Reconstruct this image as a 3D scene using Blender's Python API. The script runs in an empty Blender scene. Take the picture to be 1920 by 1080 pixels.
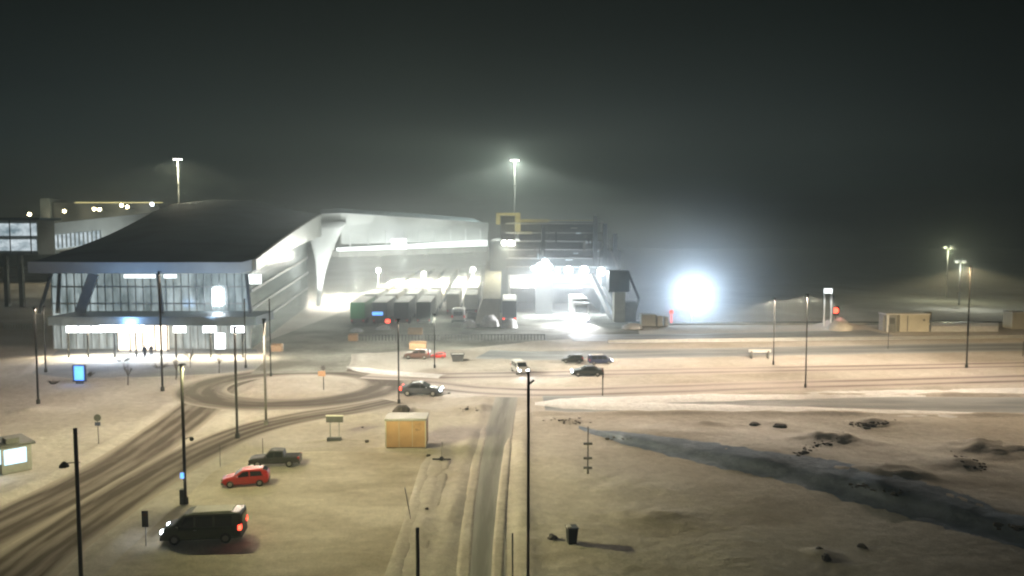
import bpy, math, random
import numpy as np
from mathutils import Vector, Matrix, noise
R = math.radians
random.seed(7)
sc = bpy.context.scene
# ------------------------------------------------------------------ camera
H, F, HOR = 20.0, 1507.0, 430.0
PITCH = math.atan((540 - HOR) / F)
cam = bpy.data.objects.new('camera', bpy.data.cameras.new('camera'))
sc.collection.objects.link(cam); sc.camera = cam
cam.location = (0, 0, H); cam.rotation_euler = (math.pi / 2 - PITCH, 0, 0)
cam.data.sensor_width = 36; cam.data.lens = 36 * F / 1920
cam.data.clip_start = .3; cam.data.clip_end = 4000
# ------------------------------------------------------------------ world, sun, exposure
W = bpy.data.worlds.new('World'); sc.world = W; W.use_nodes = True
nt = W.node_tree; bgn = nt.nodes['Background']
tc = nt.nodes.new('ShaderNodeTexCoord'); sep = nt.nodes.new('ShaderNodeSeparateXYZ')
nt.links.new(tc.outputs['Generated'], sep.inputs[0])
rz = nt.nodes.new('ShaderNodeValToRGB'); nt.links.new(sep.outputs[2], rz.inputs[0])
cr = rz.color_ramp
cr.elements[0].position = 0; cr.elements[0].color = (.014, .018, .0155, 1); cr.elements[1].position = .42; cr.elements[1].color = (.0010, .0020, .0018, 1)
for p, c in ((.05, (.021, .027, .023)), (.1, (.024, .031, .0275)), (.16, (.0125, .0180, .0162)), (.24, (.0045, .0076, .0068)), (.32, (.0020, .0038, .0034))):
    e = cr.elements.new(p); e.color = (*c, 1)
rx = nt.nodes.new('ShaderNodeValToRGB'); mp = nt.nodes.new('ShaderNodeMapRange')
mp.inputs[1].default_value = -.6; mp.inputs[2].default_value = .6
nt.links.new(sep.outputs[0], mp.inputs[0]); nt.links.new(mp.outputs[0], rx.inputs[0])
rx.color_ramp.elements[0].color = (.5, .65, .75, 1); rx.color_ramp.elements[1].color = (.2, .22, .22, 1)
e = rx.color_ramp.elements.new(.42); e.color = (1.1, 1.1, 1.0, 1)
e = rx.color_ramp.elements.new(.62); e.color = (1.05, 1.05, 1.05, 1)
e = rx.color_ramp.elements.new(.85); e.color = (.6, .63, .63, 1)
mx = nt.nodes.new('ShaderNodeMix'); mx.data_type = 'RGBA'; mx.blend_type = 'MULTIPLY'; mx.inputs[0].default_value = 1
nt.links.new(rz.outputs[0], mx.inputs[6]); nt.links.new(rx.outputs[0], mx.inputs[7])
cn = nt.nodes.new('ShaderNodeTexNoise'); cn.inputs['Scale'].default_value = 2.2; cn.inputs['Detail'].default_value = 4; nt.links.new(tc.outputs['Generated'], cn.inputs[0])
cm_ = nt.nodes.new('ShaderNodeMapRange'); cm_.inputs[1].default_value = .3; cm_.inputs[2].default_value = .7; cm_.inputs[3].default_value = .78; cm_.inputs[4].default_value = 1.22
nt.links.new(cn.outputs[0], cm_.inputs[0]); mx2 = nt.nodes.new('ShaderNodeMix'); mx2.data_type = 'RGBA'; mx2.blend_type = 'MULTIPLY'; mx2.inputs[0].default_value = 1
nt.links.new(mx.outputs[2], mx2.inputs[6]); nt.links.new(cm_.outputs[0], mx2.inputs[7])
nt.links.new(mx2.outputs[2], bgn.inputs[0]); bgn.inputs[1].default_value = .75
sun = bpy.data.objects.new('night_glow', bpy.data.lights.new('night_glow', 'SUN'))
sun.data.energy = .05; sun.data.angle = R(50); sun.data.color = (1, .93, .78)
sun.rotation_euler = (R(-38), R(-10), 0); sc.collection.objects.link(sun)
sc.view_settings.view_transform = 'Standard'; sc.view_settings.look = 'None'
sc.view_settings.exposure = 0; sc.view_settings.gamma = 1
sc.cycles.use_denoising = True; sc.cycles.max_bounces = 5; sc.cycles.volume_bounces = 0
sc.cycles.diffuse_bounces = 2; sc.cycles.glossy_bounces = 2; sc.cycles.transparent_max_bounces = 8
sc.cycles.sample_clamp_indirect = 4; sc.cycles.use_light_tree = True
sc.cycles.filter_width = 2.2
KP = .0098
EX = 1.0   # one factor on all lamps

# ------------------------------------------------------------------ picture -> place
def ray(px, py):
    u, v = (px - 960) / F, -(py - 540) / F
    c, s = math.cos(PITCH), math.sin(PITCH)
    return Vector((u, c + v * s, -s + v * c))
def G(px, py, z=0.0):
    d = ray(px, py); t = (z - H) / d.z
    return Vector((d.x * t, d.y * t, z))
def D(px, py, Y):
    d = ray(px, py); t = Y / d.y
    return Vector((d.x * t, Y, H + d.z * t))

# ------------------------------------------------------------------ materials
def mat(name, col, rough=.7, metal=0, var=0, vscale=2.0, bump=0, bscale=8, emit=None, es=0, spec=None):
    m = bpy.data.materials.new(name); m.use_nodes = True
    n = m.node_tree.nodes; l = m.node_tree.links; b = n['Principled BSDF']
    b.inputs['Base Color'].default_value = (*col, 1); b.inputs['Roughness'].default_value = rough
    b.inputs['Metallic'].default_value = metal
    if spec is not None: b.inputs['Specular IOR Level'].default_value = spec
    t = n.new('ShaderNodeTexCoord')
    if var:
        nz = n.new('ShaderNodeTexNoise'); nz.inputs['Scale'].default_value = vscale; nz.inputs['Detail'].default_value = 5
        l.new(t.outputs['Object'], nz.inputs['Vector'])
        r = n.new('ShaderNodeValToRGB'); l.new(nz.outputs[0], r.inputs[0])
        r.color_ramp.elements[0].position = .3; r.color_ramp.elements[1].position = .7
        r.color_ramp.elements[0].color = (*[c * (1 - var) for c in col], 1)
        r.color_ramp.elements[1].color = (*[min(1, c * (1 + var)) for c in col], 1)
        l.new(r.outputs[0], b.inputs['Base Color'])
    if bump:
        nb = n.new('ShaderNodeTexNoise'); nb.inputs['Scale'].default_value = bscale; nb.inputs['Detail'].default_value = 4
        l.new(t.outputs['Object'], nb.inputs['Vector'])
        bp = n.new('ShaderNodeBump'); bp.inputs['Strength'].default_value = bump; bp.inputs['Distance'].default_value = .1
        l.new(nb.outputs[0], bp.inputs['Height']); l.new(bp.outputs[0], b.inputs['Normal'])
    if emit:
        b.inputs['Emission Color'].default_value = (*emit, 1); b.inputs['Emission Strength'].default_value = es
    return m
def glow(name, col, s): return mat(name, tuple(c * .3 for c in col), .5, emit=col, es=s)
def lit_glass(name, c0, c1, s, scale=(.35, .35, .3)):
    m = mat(name, (.08, .09, .09), .15); n = m.node_tree.nodes; l = m.node_tree.links; b = n['Principled BSDF']
    t = n.new('ShaderNodeTexCoord'); mpn = n.new('ShaderNodeMapping'); mpn.inputs['Scale'].default_value = scale
    l.new(t.outputs['Object'], mpn.inputs[0])
    nz = n.new('ShaderNodeTexNoise'); nz.inputs['Scale'].default_value = 1; nz.inputs['Detail'].default_value = 6
    nz.inputs['Roughness'].default_value = .65
    l.new(mpn.outputs[0], nz.inputs[0]); r = n.new('ShaderNodeValToRGB'); l.new(nz.outputs[0], r.inputs[0])
    r.color_ramp.elements[0].position = .35; r.color_ramp.elements[1].position = .68
    r.color_ramp.elements[0].color = (*c0, 1); r.color_ramp.elements[1].color = (*c1, 1)
    l.new(r.outputs[0], b.inputs['Emission Color']); b.inputs['Emission Strength'].default_value = s
    return m
def snow_mat(name, clean, dirty, s1=.05, stretch=(1, 1, 1), bump=.6, lo=.38, hi=.62):
    m = mat(name, clean, .9, spec=.04); n = m.node_tree.nodes; l = m.node_tree.links; b = n['Principled BSDF']
    t = n.new('ShaderNodeTexCoord'); mpn = n.new('ShaderNodeMapping'); mpn.inputs['Scale'].default_value = stretch
    l.new(t.outputs['Object'], mpn.inputs[0])
    a = n.new('ShaderNodeTexNoise'); a.inputs['Scale'].default_value = s1; a.inputs['Detail'].default_value = 7; a.inputs['Roughness'].default_value = .62
    l.new(mpn.outputs[0], a.inputs[0])
    r = n.new('ShaderNodeValToRGB'); l.new(a.outputs[0], r.inputs[0])
    r.color_ramp.elements[0].position = lo; r.color_ramp.elements[1].position = hi
    r.color_ramp.elements[0].color = (*dirty, 1); r.color_ramp.elements[1].color = (*clean, 1)
    f = n.new('ShaderNodeTexNoise'); f.inputs['Scale'].default_value = 1.3; f.inputs['Detail'].default_value = 5
    l.new(t.outputs['Object'], f.inputs[0])
    r2 = n.new('ShaderNodeMapRange'); r2.inputs[1].default_value = .3; r2.inputs[2].default_value = .7; r2.inputs[3].default_value = .88; r2.inputs[4].default_value = 1.08
    l.new(f.outputs[0], r2.inputs[0])
    g_ = n.new('ShaderNodeTexNoise'); g_.inputs['Scale'].default_value = 7; g_.inputs['Detail'].default_value = 3; l.new(t.outputs['Object'], g_.inputs[0])
    r3 = n.new('ShaderNodeMapRange'); r3.inputs[1].default_value = .3; r3.inputs[2].default_value = .7; r3.inputs[3].default_value = .88; r3.inputs[4].default_value = 1.1; l.new(g_.outputs[0], r3.inputs[0])
    mm_ = n.new('ShaderNodeMath'); mm_.operation = 'MULTIPLY'; l.new(r2.outputs[0], mm_.inputs[0]); l.new(r3.outputs[0], mm_.inputs[1])
    x = n.new('ShaderNodeMix'); x.data_type = 'RGBA'; x.blend_type = 'MULTIPLY'; x.inputs[0].default_value = 1
    l.new(r.outputs[0], x.inputs[6]); l.new(mm_.outputs[0], x.inputs[7]); l.new(x.outputs[2], b.inputs['Base Color'])
    bp = n.new('ShaderNodeBump'); bp.inputs['Strength'].default_value = bump; bp.inputs['Distance'].default_value = .25
    l.new(f.outputs[0], bp.inputs['Height']); l.new(bp.outputs[0], b.inputs['Normal'])
    return m
def road_mat(name, snow, slush, amount=1.0, tracks=((.2, .09), (.4, .09), (.63, .09), (.83, .08)), base=.38):
    m = mat(name, snow, .8, spec=.12); n = m.node_tree.nodes; l = m.node_tree.links; b = n['Principled BSDF']
    uv = n.new('ShaderNodeUVMap'); sp = n.new('ShaderNodeSeparateXYZ'); l.new(uv.outputs[0], sp.inputs[0])
    # wander the tracks a little
    mpw = n.new('ShaderNodeMapping'); mpw.inputs['Scale'].default_value = (.6, .04, 1); l.new(uv.outputs[0], mpw.inputs[0])
    nw = n.new('ShaderNodeTexNoise'); nw.inputs['Scale'].default_value = 1; nw.inputs['Detail'].default_value = 2; l.new(mpw.outputs[0], nw.inputs[0])
    def math_(op, a, c):
        q = n.new('ShaderNodeMath'); q.operation = op
        for i, v in enumerate((a, c)):
            if v is None: continue
            if isinstance(v, (int, float)): q.inputs[i].default_value = v
            else: l.new(v, q.inputs[i])
        return q.outputs[0]
    u = math_('ADD', sp.outputs[0], math_('MULTIPLY', math_('SUBTRACT', nw.outputs[0], .5), .14))
    tot = None
    for c, w in tracks:
        d = math_('DIVIDE', math_('SUBTRACT', u, c), w)
        g = math_('POWER', 2.718, math_('MULTIPLY', math_('MULTIPLY', d, d), -1.0))
        tot = g if tot is None else math_('ADD', tot, g)
    mpn = n.new('ShaderNodeMapping'); mpn.inputs['Scale'].default_value = (3.2, .07, 1); l.new(uv.outputs[0], mpn.inputs[0])
    nz = n.new('ShaderNodeTexNoise'); nz.inputs['Scale'].default_value = 1; nz.inputs['Detail'].default_value = 6; nz.inputs['Roughness'].default_value = .6
    l.new(mpn.outputs[0], nz.inputs[0])
    nn = n.new('ShaderNodeMapRange'); nn.inputs[1].default_value = .3; nn.inputs[2].default_value = .7; nn.inputs[3].default_value = .3; nn.inputs[4].default_value = 1.2
    l.new(nz.outputs[0], nn.inputs[0])
    fac = math_('MULTIPLY', math_('MULTIPLY', math_('ADD', tot, base), nn.outputs[0]), amount)
    # soft road edges: fade to snow
    ed = math_('MULTIPLY', math_('SUBTRACT', .5, math_('ABSOLUTE', math_('SUBTRACT', sp.outputs[0], .5), None)), 9)
    fac = math_('MULTIPLY', fac, math_('MINIMUM', ed, 1.0))
    x = n.new('ShaderNodeMix'); x.data_type = 'RGBA'; x.clamp_factor = True
    l.new(fac, x.inputs[0]); x.inputs[6].default_value = (*snow, 1); x.inputs[7].default_value = (*slush, 1)
    l.new(x.outputs[2], b.inputs['Base Color'])
    bp = n.new('ShaderNodeBump'); bp.inputs['Strength'].default_value = .3; bp.inputs['Distance'].default_value = .05
    l.new(nz.outputs[0], bp.inputs['Height']); l.new(bp.outputs[0], b.inputs['Normal'])
    return m

M = dict(
    snow=snow_mat('snow', (.70, .665, .61), (.49, .445, .38), .045, bump=.35),
    road=road_mat('road_slush', (.52, .465, .40), (.115, .09, .068)),
    road_ring=road_mat('ring_slush', (.52, .465, .40), (.12, .095, .075), 1.05, ((.3, .16), (.68, .16)), .5),
    road_light=road_mat('packed_road', (.62, .555, .51), (.13, .10, .085), .9, ((.25, .09), (.75, .09)), .08),
    road_grey=road_mat('grey_road', (.44, .46, .47), (.24, .255, .26), .9, ((.3, .15), (.7, .15)), .55),
    path=road_mat('path_slush', (.46, .45, .42), (.22, .22, .20), .9, ((.5, .35),), .3),
    ruts=road_mat('ruts', (.56, .51, .42), (.20, .17, .12), .8, ((.2, .1), (.8, .1)), .0),
    lot=snow_mat('packed_lot', (.74, .69, .59), (.46, .41, .32), .07, (1, 2.4, 1), .2, .36, .60),
    plaza=snow_mat('plaza_snow', (.42, .43, .43), (.27, .28, .28), .1),
    yard=snow_mat('yard_slush', (.46, .455, .40), (.19, .185, .16), .07),
    bank=snow_mat('white_snow', (.96, .96, .95), (.88, .87, .86), .2),
    slope_shade=snow_mat('slope_shade_snow', (.37, .43, .53), (.22, .27, .35), .35, (1, 1, 1), .5),  # dark blue grey holds the shade of the bank slope
    rock=mat('dark_lump', (.09, .08, .07), .9, var=.5, vscale=3, bump=.8),
    steel=mat('dark_steel', (.018, .018, .017), .85, 0, var=.3),
    galv=mat('galvanised', (.22, .22, .20), .5, .6, var=.2),
    white=mat('white_paint', (.75, .76, .74), .5, var=.08),
    grey=mat('grey_paint', (.32, .33, .32), .6, var=.15),
    dgrey=mat('dark_grey', (.08, .085, .085), .6, var=.25),
    roof=mat('roof_membrane', (.11, .155, .18), .8, var=.25, vscale=.12, bump=.15, bscale=.6),
    fascia=mat('fascia_panel', (.72, .73, .70), .5, var=.08, vscale=.4),
    concrete=mat('concrete', (.38, .38, .35), .8, var=.2, vscale=.5),
    ship=mat('ship_paint', (.10, .13, .14), .5, var=.25, vscale=.4),
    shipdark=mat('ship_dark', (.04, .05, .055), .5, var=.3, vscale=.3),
    yellow=mat('funnel_yellow', (.5, .46, .24), .5, var=.1),
    tan=mat('tan_panel', (.52, .50, .41), .7, var=.1, vscale=.6),
    orange=mat('orange_board', (.47, .29, .16), .7, var=.1, vscale=1.5),
    glass=mat('car_glass', (.02, .025, .025), .08),
    tyre=mat('tyre', (.02, .02, .02), .9), rim=mat('rim', (.45, .45, .42), .35, .6),
    van=mat('van_paint', (.05, .062, .042), .45, 0, var=.1), red=mat('red_paint', (.62, .035, .02), .3, var=.06),
    black=mat('black_paint', (.03, .034, .03), .45, 0), brown=mat('brown_paint', (.14, .075, .055), .35),
    blue=mat('blue_paint', (.03, .04, .09), .35), silver=mat('silver_paint', (.5, .48, .44), .35, .3),
    green=mat('green_tarp', (.02, .15, .045), .6, var=.1), beige=mat('beige_tarp', (.5, .45, .33), .7, var=.1),
    ltarp=mat('pale_tarp', (.6, .6, .55), .7, var=.1), dtarp=mat('dark_tarp', (.06, .07, .08), .6, var=.2),
    snowcap=mat('roof_snow', (.72, .71, .66), .8, var=.12, vscale=1, bump=.4),
    cloth=mat('dark_cloth', (.03, .035, .05), .9), skin=mat('skin', (.45, .3, .22), .6), hair=mat('knit_cap', (.04, .03, .03), .9),
    twig=mat('twig', (.07, .055, .04), .9),
    g_white=glow('lamp_white', (1, .98, .9), 25), g_warm=glow('lamp_warm', (1, .85, .5), 22),
    g_cool=glow('lamp_cool', (.85, .93, 1), 30), g_blue=glow('screen_blue', (.12, .38, 1), 2.2),
    g_red=glow('lamp_red', (1, .06, .03), 6), g_sign=glow('light_box', (.93, .95, 1), 5),
    g_kiosk=glow('kiosk_light', (.55, .78, 1), 1.7), g_far=glow('far_lamp', (.85, .88, .6), 2.0),
    g_hall=glow('hall_light', (1, .84, .66), 4.0), g_strip=glow('gallery_light', (.93, 1, .97), 2.2),
    g_dim=glow('dim_tail', (.6, .02, .01), .6),
    g_yel=glow('ship_deck_light', (.9, .8, .35), .9),
    facade=lit_glass('facade_glass', (.08, .105, .105), (.36, .43, .44), 1.4, (.5, .5, .16)),
    facade_g=lit_glass('facade_green', (.03, .05, .045), (.2, .25, .22), .55, (.25, .12, .8)),
    wing=lit_glass('wing_glass', (.2, .28, .32), (.85, .95, 1), 1.0, (.3, .3, .5)),
    ground_floor=lit_glass('ground_floor_glass', (.1, .12, .11), (.55, .6, .58), 1.0, (.9, .9, .1)),
)
w = mat('basin_sheet', (.03, .04, .045), .25, var=.4, vscale=.05); M['water'] = w

# ------------------------------------------------------------------ mesh builder
class MB:
    def __init__(s): s.v = []; s.f = []
    def add(s, vs, fs, T=None):
        o = len(s.v); s.v += [(T @ Vector(v)) if T else Vector(v) for v in vs]; s.f += [tuple(i + o for i in f) for f in fs]; return s
    def box(s, x0, x1, y0, y1, z0, z1, T=None):
        v = [(x0, y0, z0), (x1, y0, z0), (x1, y1, z0), (x0, y1, z0), (x0, y0, z1), (x1, y0, z1), (x1, y1, z1), (x0, y1, z1)]
        return s.add(v, [(3, 2, 1, 0), (4, 5, 6, 7), (0, 1, 5, 4), (1, 2, 6, 5), (2, 3, 7, 6), (3, 0, 4, 7)], T)
    def bar(s, a, b, r0, r1=None, n=8):
        a, b = Vector(a), Vector(b); r1 = r0 if r1 is None else r1
        q = (b - a).to_track_quat('Z', 'Y').to_matrix()
        vs = []
        for c, r in ((a, r0), (b, r1)):
            for i in range(n):
                t = 2 * math.pi * i / n; vs.append(c + q @ Vector((r * math.cos(t), r * math.sin(t), 0)))
        fs = [(i, (i + 1) % n, n + (i + 1) % n, n + i) for i in range(n)] + [tuple(reversed(range(n))), tuple(range(n, 2 * n))]
        return s.add(vs, fs)
    def beam(s, a, b, w, h):
        a, b = Vector(a), Vector(b); q = (b - a).to_track_quat('Y', 'Z').to_matrix().to_4x4(); L = (b - a).length
        return s.box(-w / 2, w / 2, 0, L, -h / 2, h / 2, Matrix.Translation(a) @ q)
    def loft(s, rings, cap=True):
        n = len(rings[0]); vs = [p for r in rings for p in r]; fs = []
        for k in range(len(rings) - 1):
            for i in range(n): fs.append((k * n + i, k * n + (i + 1) % n, (k + 1) * n + (i + 1) % n, (k + 1) * n + i))
        if cap: fs += [tuple(reversed(range(n))), tuple(range((len(rings) - 1) * n, len(rings) * n))]
        return s.add(vs, fs)
    def ball(s, c, r, n=8, sq=1, jit=0):
        c = Vector(c); vs = [c + Vector((0, 0, -r * sq))]; m = n // 2
        for j in range(1, m):
            p = math.pi * j / m - math.pi / 2
            for i in range(n):
                t = 2 * math.pi * i / n; k = 1 + jit * (random.random() - .5)
                vs.append(c + Vector((r * k * math.cos(p) * math.cos(t), r * k * math.cos(p) * math.sin(t), r * k * sq * math.sin(p))))
        vs.append(c + Vector((0, 0, r * sq))); fs = [(0, 1 + (i + 1) % n, 1 + i) for i in range(n)]
        for j in range(m - 2):
            for i in range(n):
                a = 1 + j * n; fs.append((a + i, a + (i + 1) % n, a + n + (i + 1) % n, a + n + i))
        a = 1 + (m - 2) * n; fs += [(a + i, a + (i + 1) % n, len(vs) - 1) for i in range(n)]
        return s.add(vs, fs)
    def build(s, name, m, parent=None, smooth=False, mw=None):
        me = bpy.data.meshes.new(name); me.from_pydata([tuple(v) for v in s.v], [], s.f); me.materials.append(m); me.validate(); me.update()
        if smooth:
            for p in me.polygons: p.use_smooth = True
        o = bpy.data.objects.new(name, me); sc.collection.objects.link(o)
        if parent: o.parent = parent
        return o
def tag(o, label=None, cat=None, group=None, kind=None):
    if label: o['label'] = label
    if cat: o['category'] = cat
    if group: o['group'] = group
    if kind: o['kind'] = kind
    return o
def thing(name, label, cat, loc=(0, 0, 0), rz=0, group=None, sc_=1):
    o = bpy.data.objects.new(name, None); sc.collection.objects.link(o); o.location = loc; o.rotation_euler = (0, 0, rz)
    o.scale = (sc_,) * 3; o.empty_display_size = .5
    return tag(o, label, cat, group)
def kids(o): return [c for c in bpy.data.objects if c.parent == o]
def dup(o, loc, rz, label, group=None, sc_=None, mats=None):
    def cp(a, par):
        c = a.copy(); sc.collection.objects.link(c); c.parent = par
        for ch in [k for k in a.children]: cp(ch, c)
        return c
    c = cp(o, None); c.location = loc; c.rotation_euler = (0, 0, rz); c['label'] = label
    if group: c['group'] = group
    if sc_: c.scale = (sc_,) * 3
    if mats:
        for ch in c.children:
            b = ch.name.split('.')[0]
            if b in mats and ch.type == 'MESH':
                ch.material_slots[0].link = 'OBJECT'; ch.material_slots[0].material = mats[b]
    return c
def spot(parent, loc, target, watts, col, ang=140, blend=.9, r=.15):
    l = bpy.data.lights.new('scene_light', 'SPOT'); l.energy = watts * EX; l.color = col; l.spot_size = R(ang); l.spot_blend = blend
    l.shadow_soft_size = r
    o = bpy.data.objects.new('scene_light', l); sc.collection.objects.link(o); o.parent = parent; o.location = loc
    o.rotation_euler = (Vector(target) - Vector(loc)).to_track_quat('-Z', 'Y').to_euler(); return o
def point(parent, loc, watts, col, r=.3):
    l = bpy.data.lights.new('scene_light', 'POINT'); l.energy = watts * EX; l.color = col; l.shadow_soft_size = r
    o = bpy.data.objects.new('scene_light', l); sc.collection.objects.link(o); o.parent = parent; o.location = loc; return o

# street luminaires throw their light wide (even light on the ground out to about 70 degrees)
ang_ = list(range(0, 91, 5)); cd = []
for a in ang_:
    c = 1 / max(math.cos(R(min(a, 72))), .05) ** 2.8; cd.append(100 * c * (1 if a <= 70 else (.55 if a == 75 else (.1 if a == 80 else 0))))
it = bpy.data.texts.new('street_luminaire'); it.from_string('IESNA:LM-63-1995\nTILT=NONE\n1 1000 1 %d 1 1 2 0 0 0\n1 1 100\n%s\n0\n%s\n' % (len(ang_), ' '.join(map(str, ang_)), ' '.join('%.1f' % c for c in cd)))
def wide(parent, loc, watts, col, r=.1, tilt=(0, 0)):
    o = point(parent, loc, watts, col, r); l = o.data; l.use_nodes = True; n = l.node_tree.nodes
    e = n.get('Emission') or n.new('ShaderNodeEmission'); ie = n.new('ShaderNodeTexIES'); ie.mode = 'INTERNAL'; ie.ies = it
    ie.inputs['Strength'].default_value = 1.0; l.node_tree.links.new(ie.outputs[0], e.inputs['Strength'])
    o.rotation_euler = (R(tilt[0]), R(tilt[1]), 0); return o

# ------------------------------------------------------------------ ground plan (world metres)
def P(*pts): return [G(x, y) for x, y in pts]
def smooth_line(pts, n=8):
    out = []; q = [pts[0]] + list(pts) + [pts[-1]]
    for i in range(1, len(q) - 2):
        for k in range(n):
            t = k / n; a, b, c, d = q[i - 1], q[i], q[i + 1], q[i + 2]
            out.append(.5 * ((2 * b) + (c - a) * t + (2 * a - 5 * b + 4 * c - d) * t * t + (3 * b - a - 3 * c + d) * t ** 3))
    out.append(pts[-1]); return out
ring_c = Vector((-27.6, 101.5, 0)); ring_pts = [ring_c + Vector((11.6 * math.cos(t), 10.8 * math.sin(t), 0)) for t in np.linspace(0, 2 * math.pi, 65)]
roads = [  # centreline, width, material, z, name
    (smooth_line(P((-260, 1130), (-90, 1035), (40, 968), (150, 912), (250, 855), (330, 798), (385, 755), (430, 722), (478, 702))), 5.6, 'road', .030),
    (smooth_line(P((-60, 1160), (60, 1050), (165, 975), (270, 905), (370, 848), (470, 806), (570, 782), (660, 768), (735, 752))), 5.0, 'road', .036),
    (ring_pts, 6.4, 'road_ring', .042),
    (smooth_line(P((715, 716), (800, 722), (900, 732), (1050, 736), (1250, 730), (1500, 722), (1920, 710), (2300, 700))), 6.5, 'road_light', .026),
    (smooth_line(P((690, 703), (760, 706), (900, 704), (1100, 700), (1400, 694), (1920, 684), (2300, 676))), 5.5, 'road_light', .048),
    (smooth_line(P((905, 664), (1000, 667), (1150, 664), (1400, 660), (1920, 650), (2300, 644))), 9, 'road_grey', .030),
    (smooth_line(P((1070, 634), (1200, 633), (1400, 630), (1650, 624))), 9, 'road_grey', .036),
    (smooth_line(P((560, 700), (575, 680), (585, 660), (610, 640), (635, 620), (660, 600))), 13, 'yard', .054),
    (smooth_line([G(1020, 757), G(1250, 757), G(1600, 758.5), G(1920, 760), G(2300, 762)]), 8.5, 'road_grey', .030),
    (smooth_line(P((950, 745), (937, 800), (925, 860), (914, 950), (904, 1080), (897, 1200))), 2.7, 'path', .030),
]
polys = {  # flat areas
    'parking_lot': ([G(*p) for p in ((150, 1130), (230, 1040), (330, 950), (400, 885), (470, 850), (620, 846), (800, 852), (770, 940), (735, 1080), (715, 1150))], 'lot', .022),
    'plaza': ([G(*p) for p in ((60, 700), (110, 655), (480, 655), (500, 690), (420, 700), (300, 706), (150, 712))], 'plaza', .020),
    'truck_yard': ([G(*p) for p in ((500, 640), (640, 585), (1180, 585), (1200, 628), (1000, 640), (860, 655), (700, 662), (560, 668), (500, 660))] , 'yard', .016),
}
def seg_dist(X, Y, pts):
    d = np.full(X.shape, 1e9)
    for a, b in zip(pts[:-1], pts[1:]):
        vx, vy = b.x - a.x, b.y - a.y; L = vx * vx + vy * vy + 1e-9
        t = np.clip(((X - a.x) * vx + (Y - a.y) * vy) / L, 0, 1)
        d = np.minimum(d, np.hypot(X - a.x - t * vx, Y - a.y - t * vy))
    return d
def inside(X, Y, poly):
    r = np.zeros(X.shape, bool); n = len(poly)
    for i in range(n):
        a, b = poly[i], poly[(i + 1) % n]
        c = ((a.y > Y) != (b.y > Y)) & (X < (b.x - a.x) * (Y - a.y) / (b.y - a.y + 1e-12) + a.x); r ^= c
    return r
def axis(parts):
    o = [parts[0][0]]
    for a, b, s in parts:
        n = max(1, round((b - a) / s)); o += list(np.linspace(a, b, n + 1)[1:])
    return np.array(o)
xs = axis([(-900, -200, 60), (-200, -80, 4), (-80, 70, .55), (70, 130, 2), (130, 900, 60)])
ys = axis([(10, 40, 2), (40, 100, .45), (100, 180, .9), (180, 300, 8), (300, 900, 60)])
X, Y = np.meshgrid(xs, ys)
def fbm(scale, seed, oct=4):
    out = np.zeros(X.shape)
    for j in range(X.shape[0]):
        for i in range(X.shape[1]):
            out[j, i] = noise.fractal(Vector((X[j, i] * scale + seed, Y[j, i] * scale, seed)), 1.0, 2.0, oct)
    return out
n1 = fbm(.12, 3, 4); n2 = fbm(.7, 9, 3)
road_d = np.full(X.shape, 1e9)
for pts, wd, m_, z_ in roads: road_d = np.minimum(road_d, seg_dist(X, Y, pts) - wd / 2)
for k, (poly, m_, z_) in polys.items():
    d = seg_dist(X, Y, poly + [poly[0]]); d[inside(X, Y, poly)] = -1; road_d = np.minimum(road_d, d)
sm = lambda t: np.clip(t, 0, 1) ** 2 * (3 - 2 * np.clip(t, 0, 1))
Z = .13 * n1 + .045 * n2 + .05
near = sm((Y.max() * 0 + 150 - Y) / 30)
Z = Z * near
edge = .22 * np.exp(-((road_d - 1.0) / .7) ** 2) * (.6 + .8 * np.clip(n1 + .4, 0, 1)) * near   # ploughed windrows
mask = sm(road_d / 1.2)
# the bank across the field on the right: high ground beyond, its slope falls towards the viewer
def lerp_line(px, tab):
    return np.interp(px, [t[0] for t in tab], [t[1] for t in tab])
base_l = [G(x, y) for x, y in ((1060, 792), (1110, 812), (1200, 838), (1300, 862), (1450, 895), (1600, 935), (1750, 975), (1900, 1015), (2200, 1090))]
crest_l = [G(x, y, h) for x, y, h in ((1060, 786, .05), (1110, 803, .2), (1200, 814, .45), (1300, 826, .6), (1450, 850, .75), (1600, 880, .8), (1750, 920, .8), (1900, 965, .7), (2200, 1045, .7))]
bx = np.array([p.x for p in base_l]); by = np.array([p.y for p in base_l])
cx = np.array([p.x for p in crest_l]); cy = np.array([p.y for p in crest_l]); ch = np.array([p.z for p in crest_l])
o = np.argsort(bx); yb = np.interp(X, bx[o], by[o]); o = np.argsort(cx); yc = np.interp(X, cx[o], cy[o]); hc = np.interp(X, cx[o], ch[o])
t = sm((Y - yb) / np.maximum(yc - yb, 1.5))
fall = 1 - .85 * sm((Y - yc) / np.maximum(86 - yc, 3)) ** .8
right = sm((X - 5.5) / 4) * (Y < 86.5)
plateau = right * hc * t * fall * (1 + .15 * n1)
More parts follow.
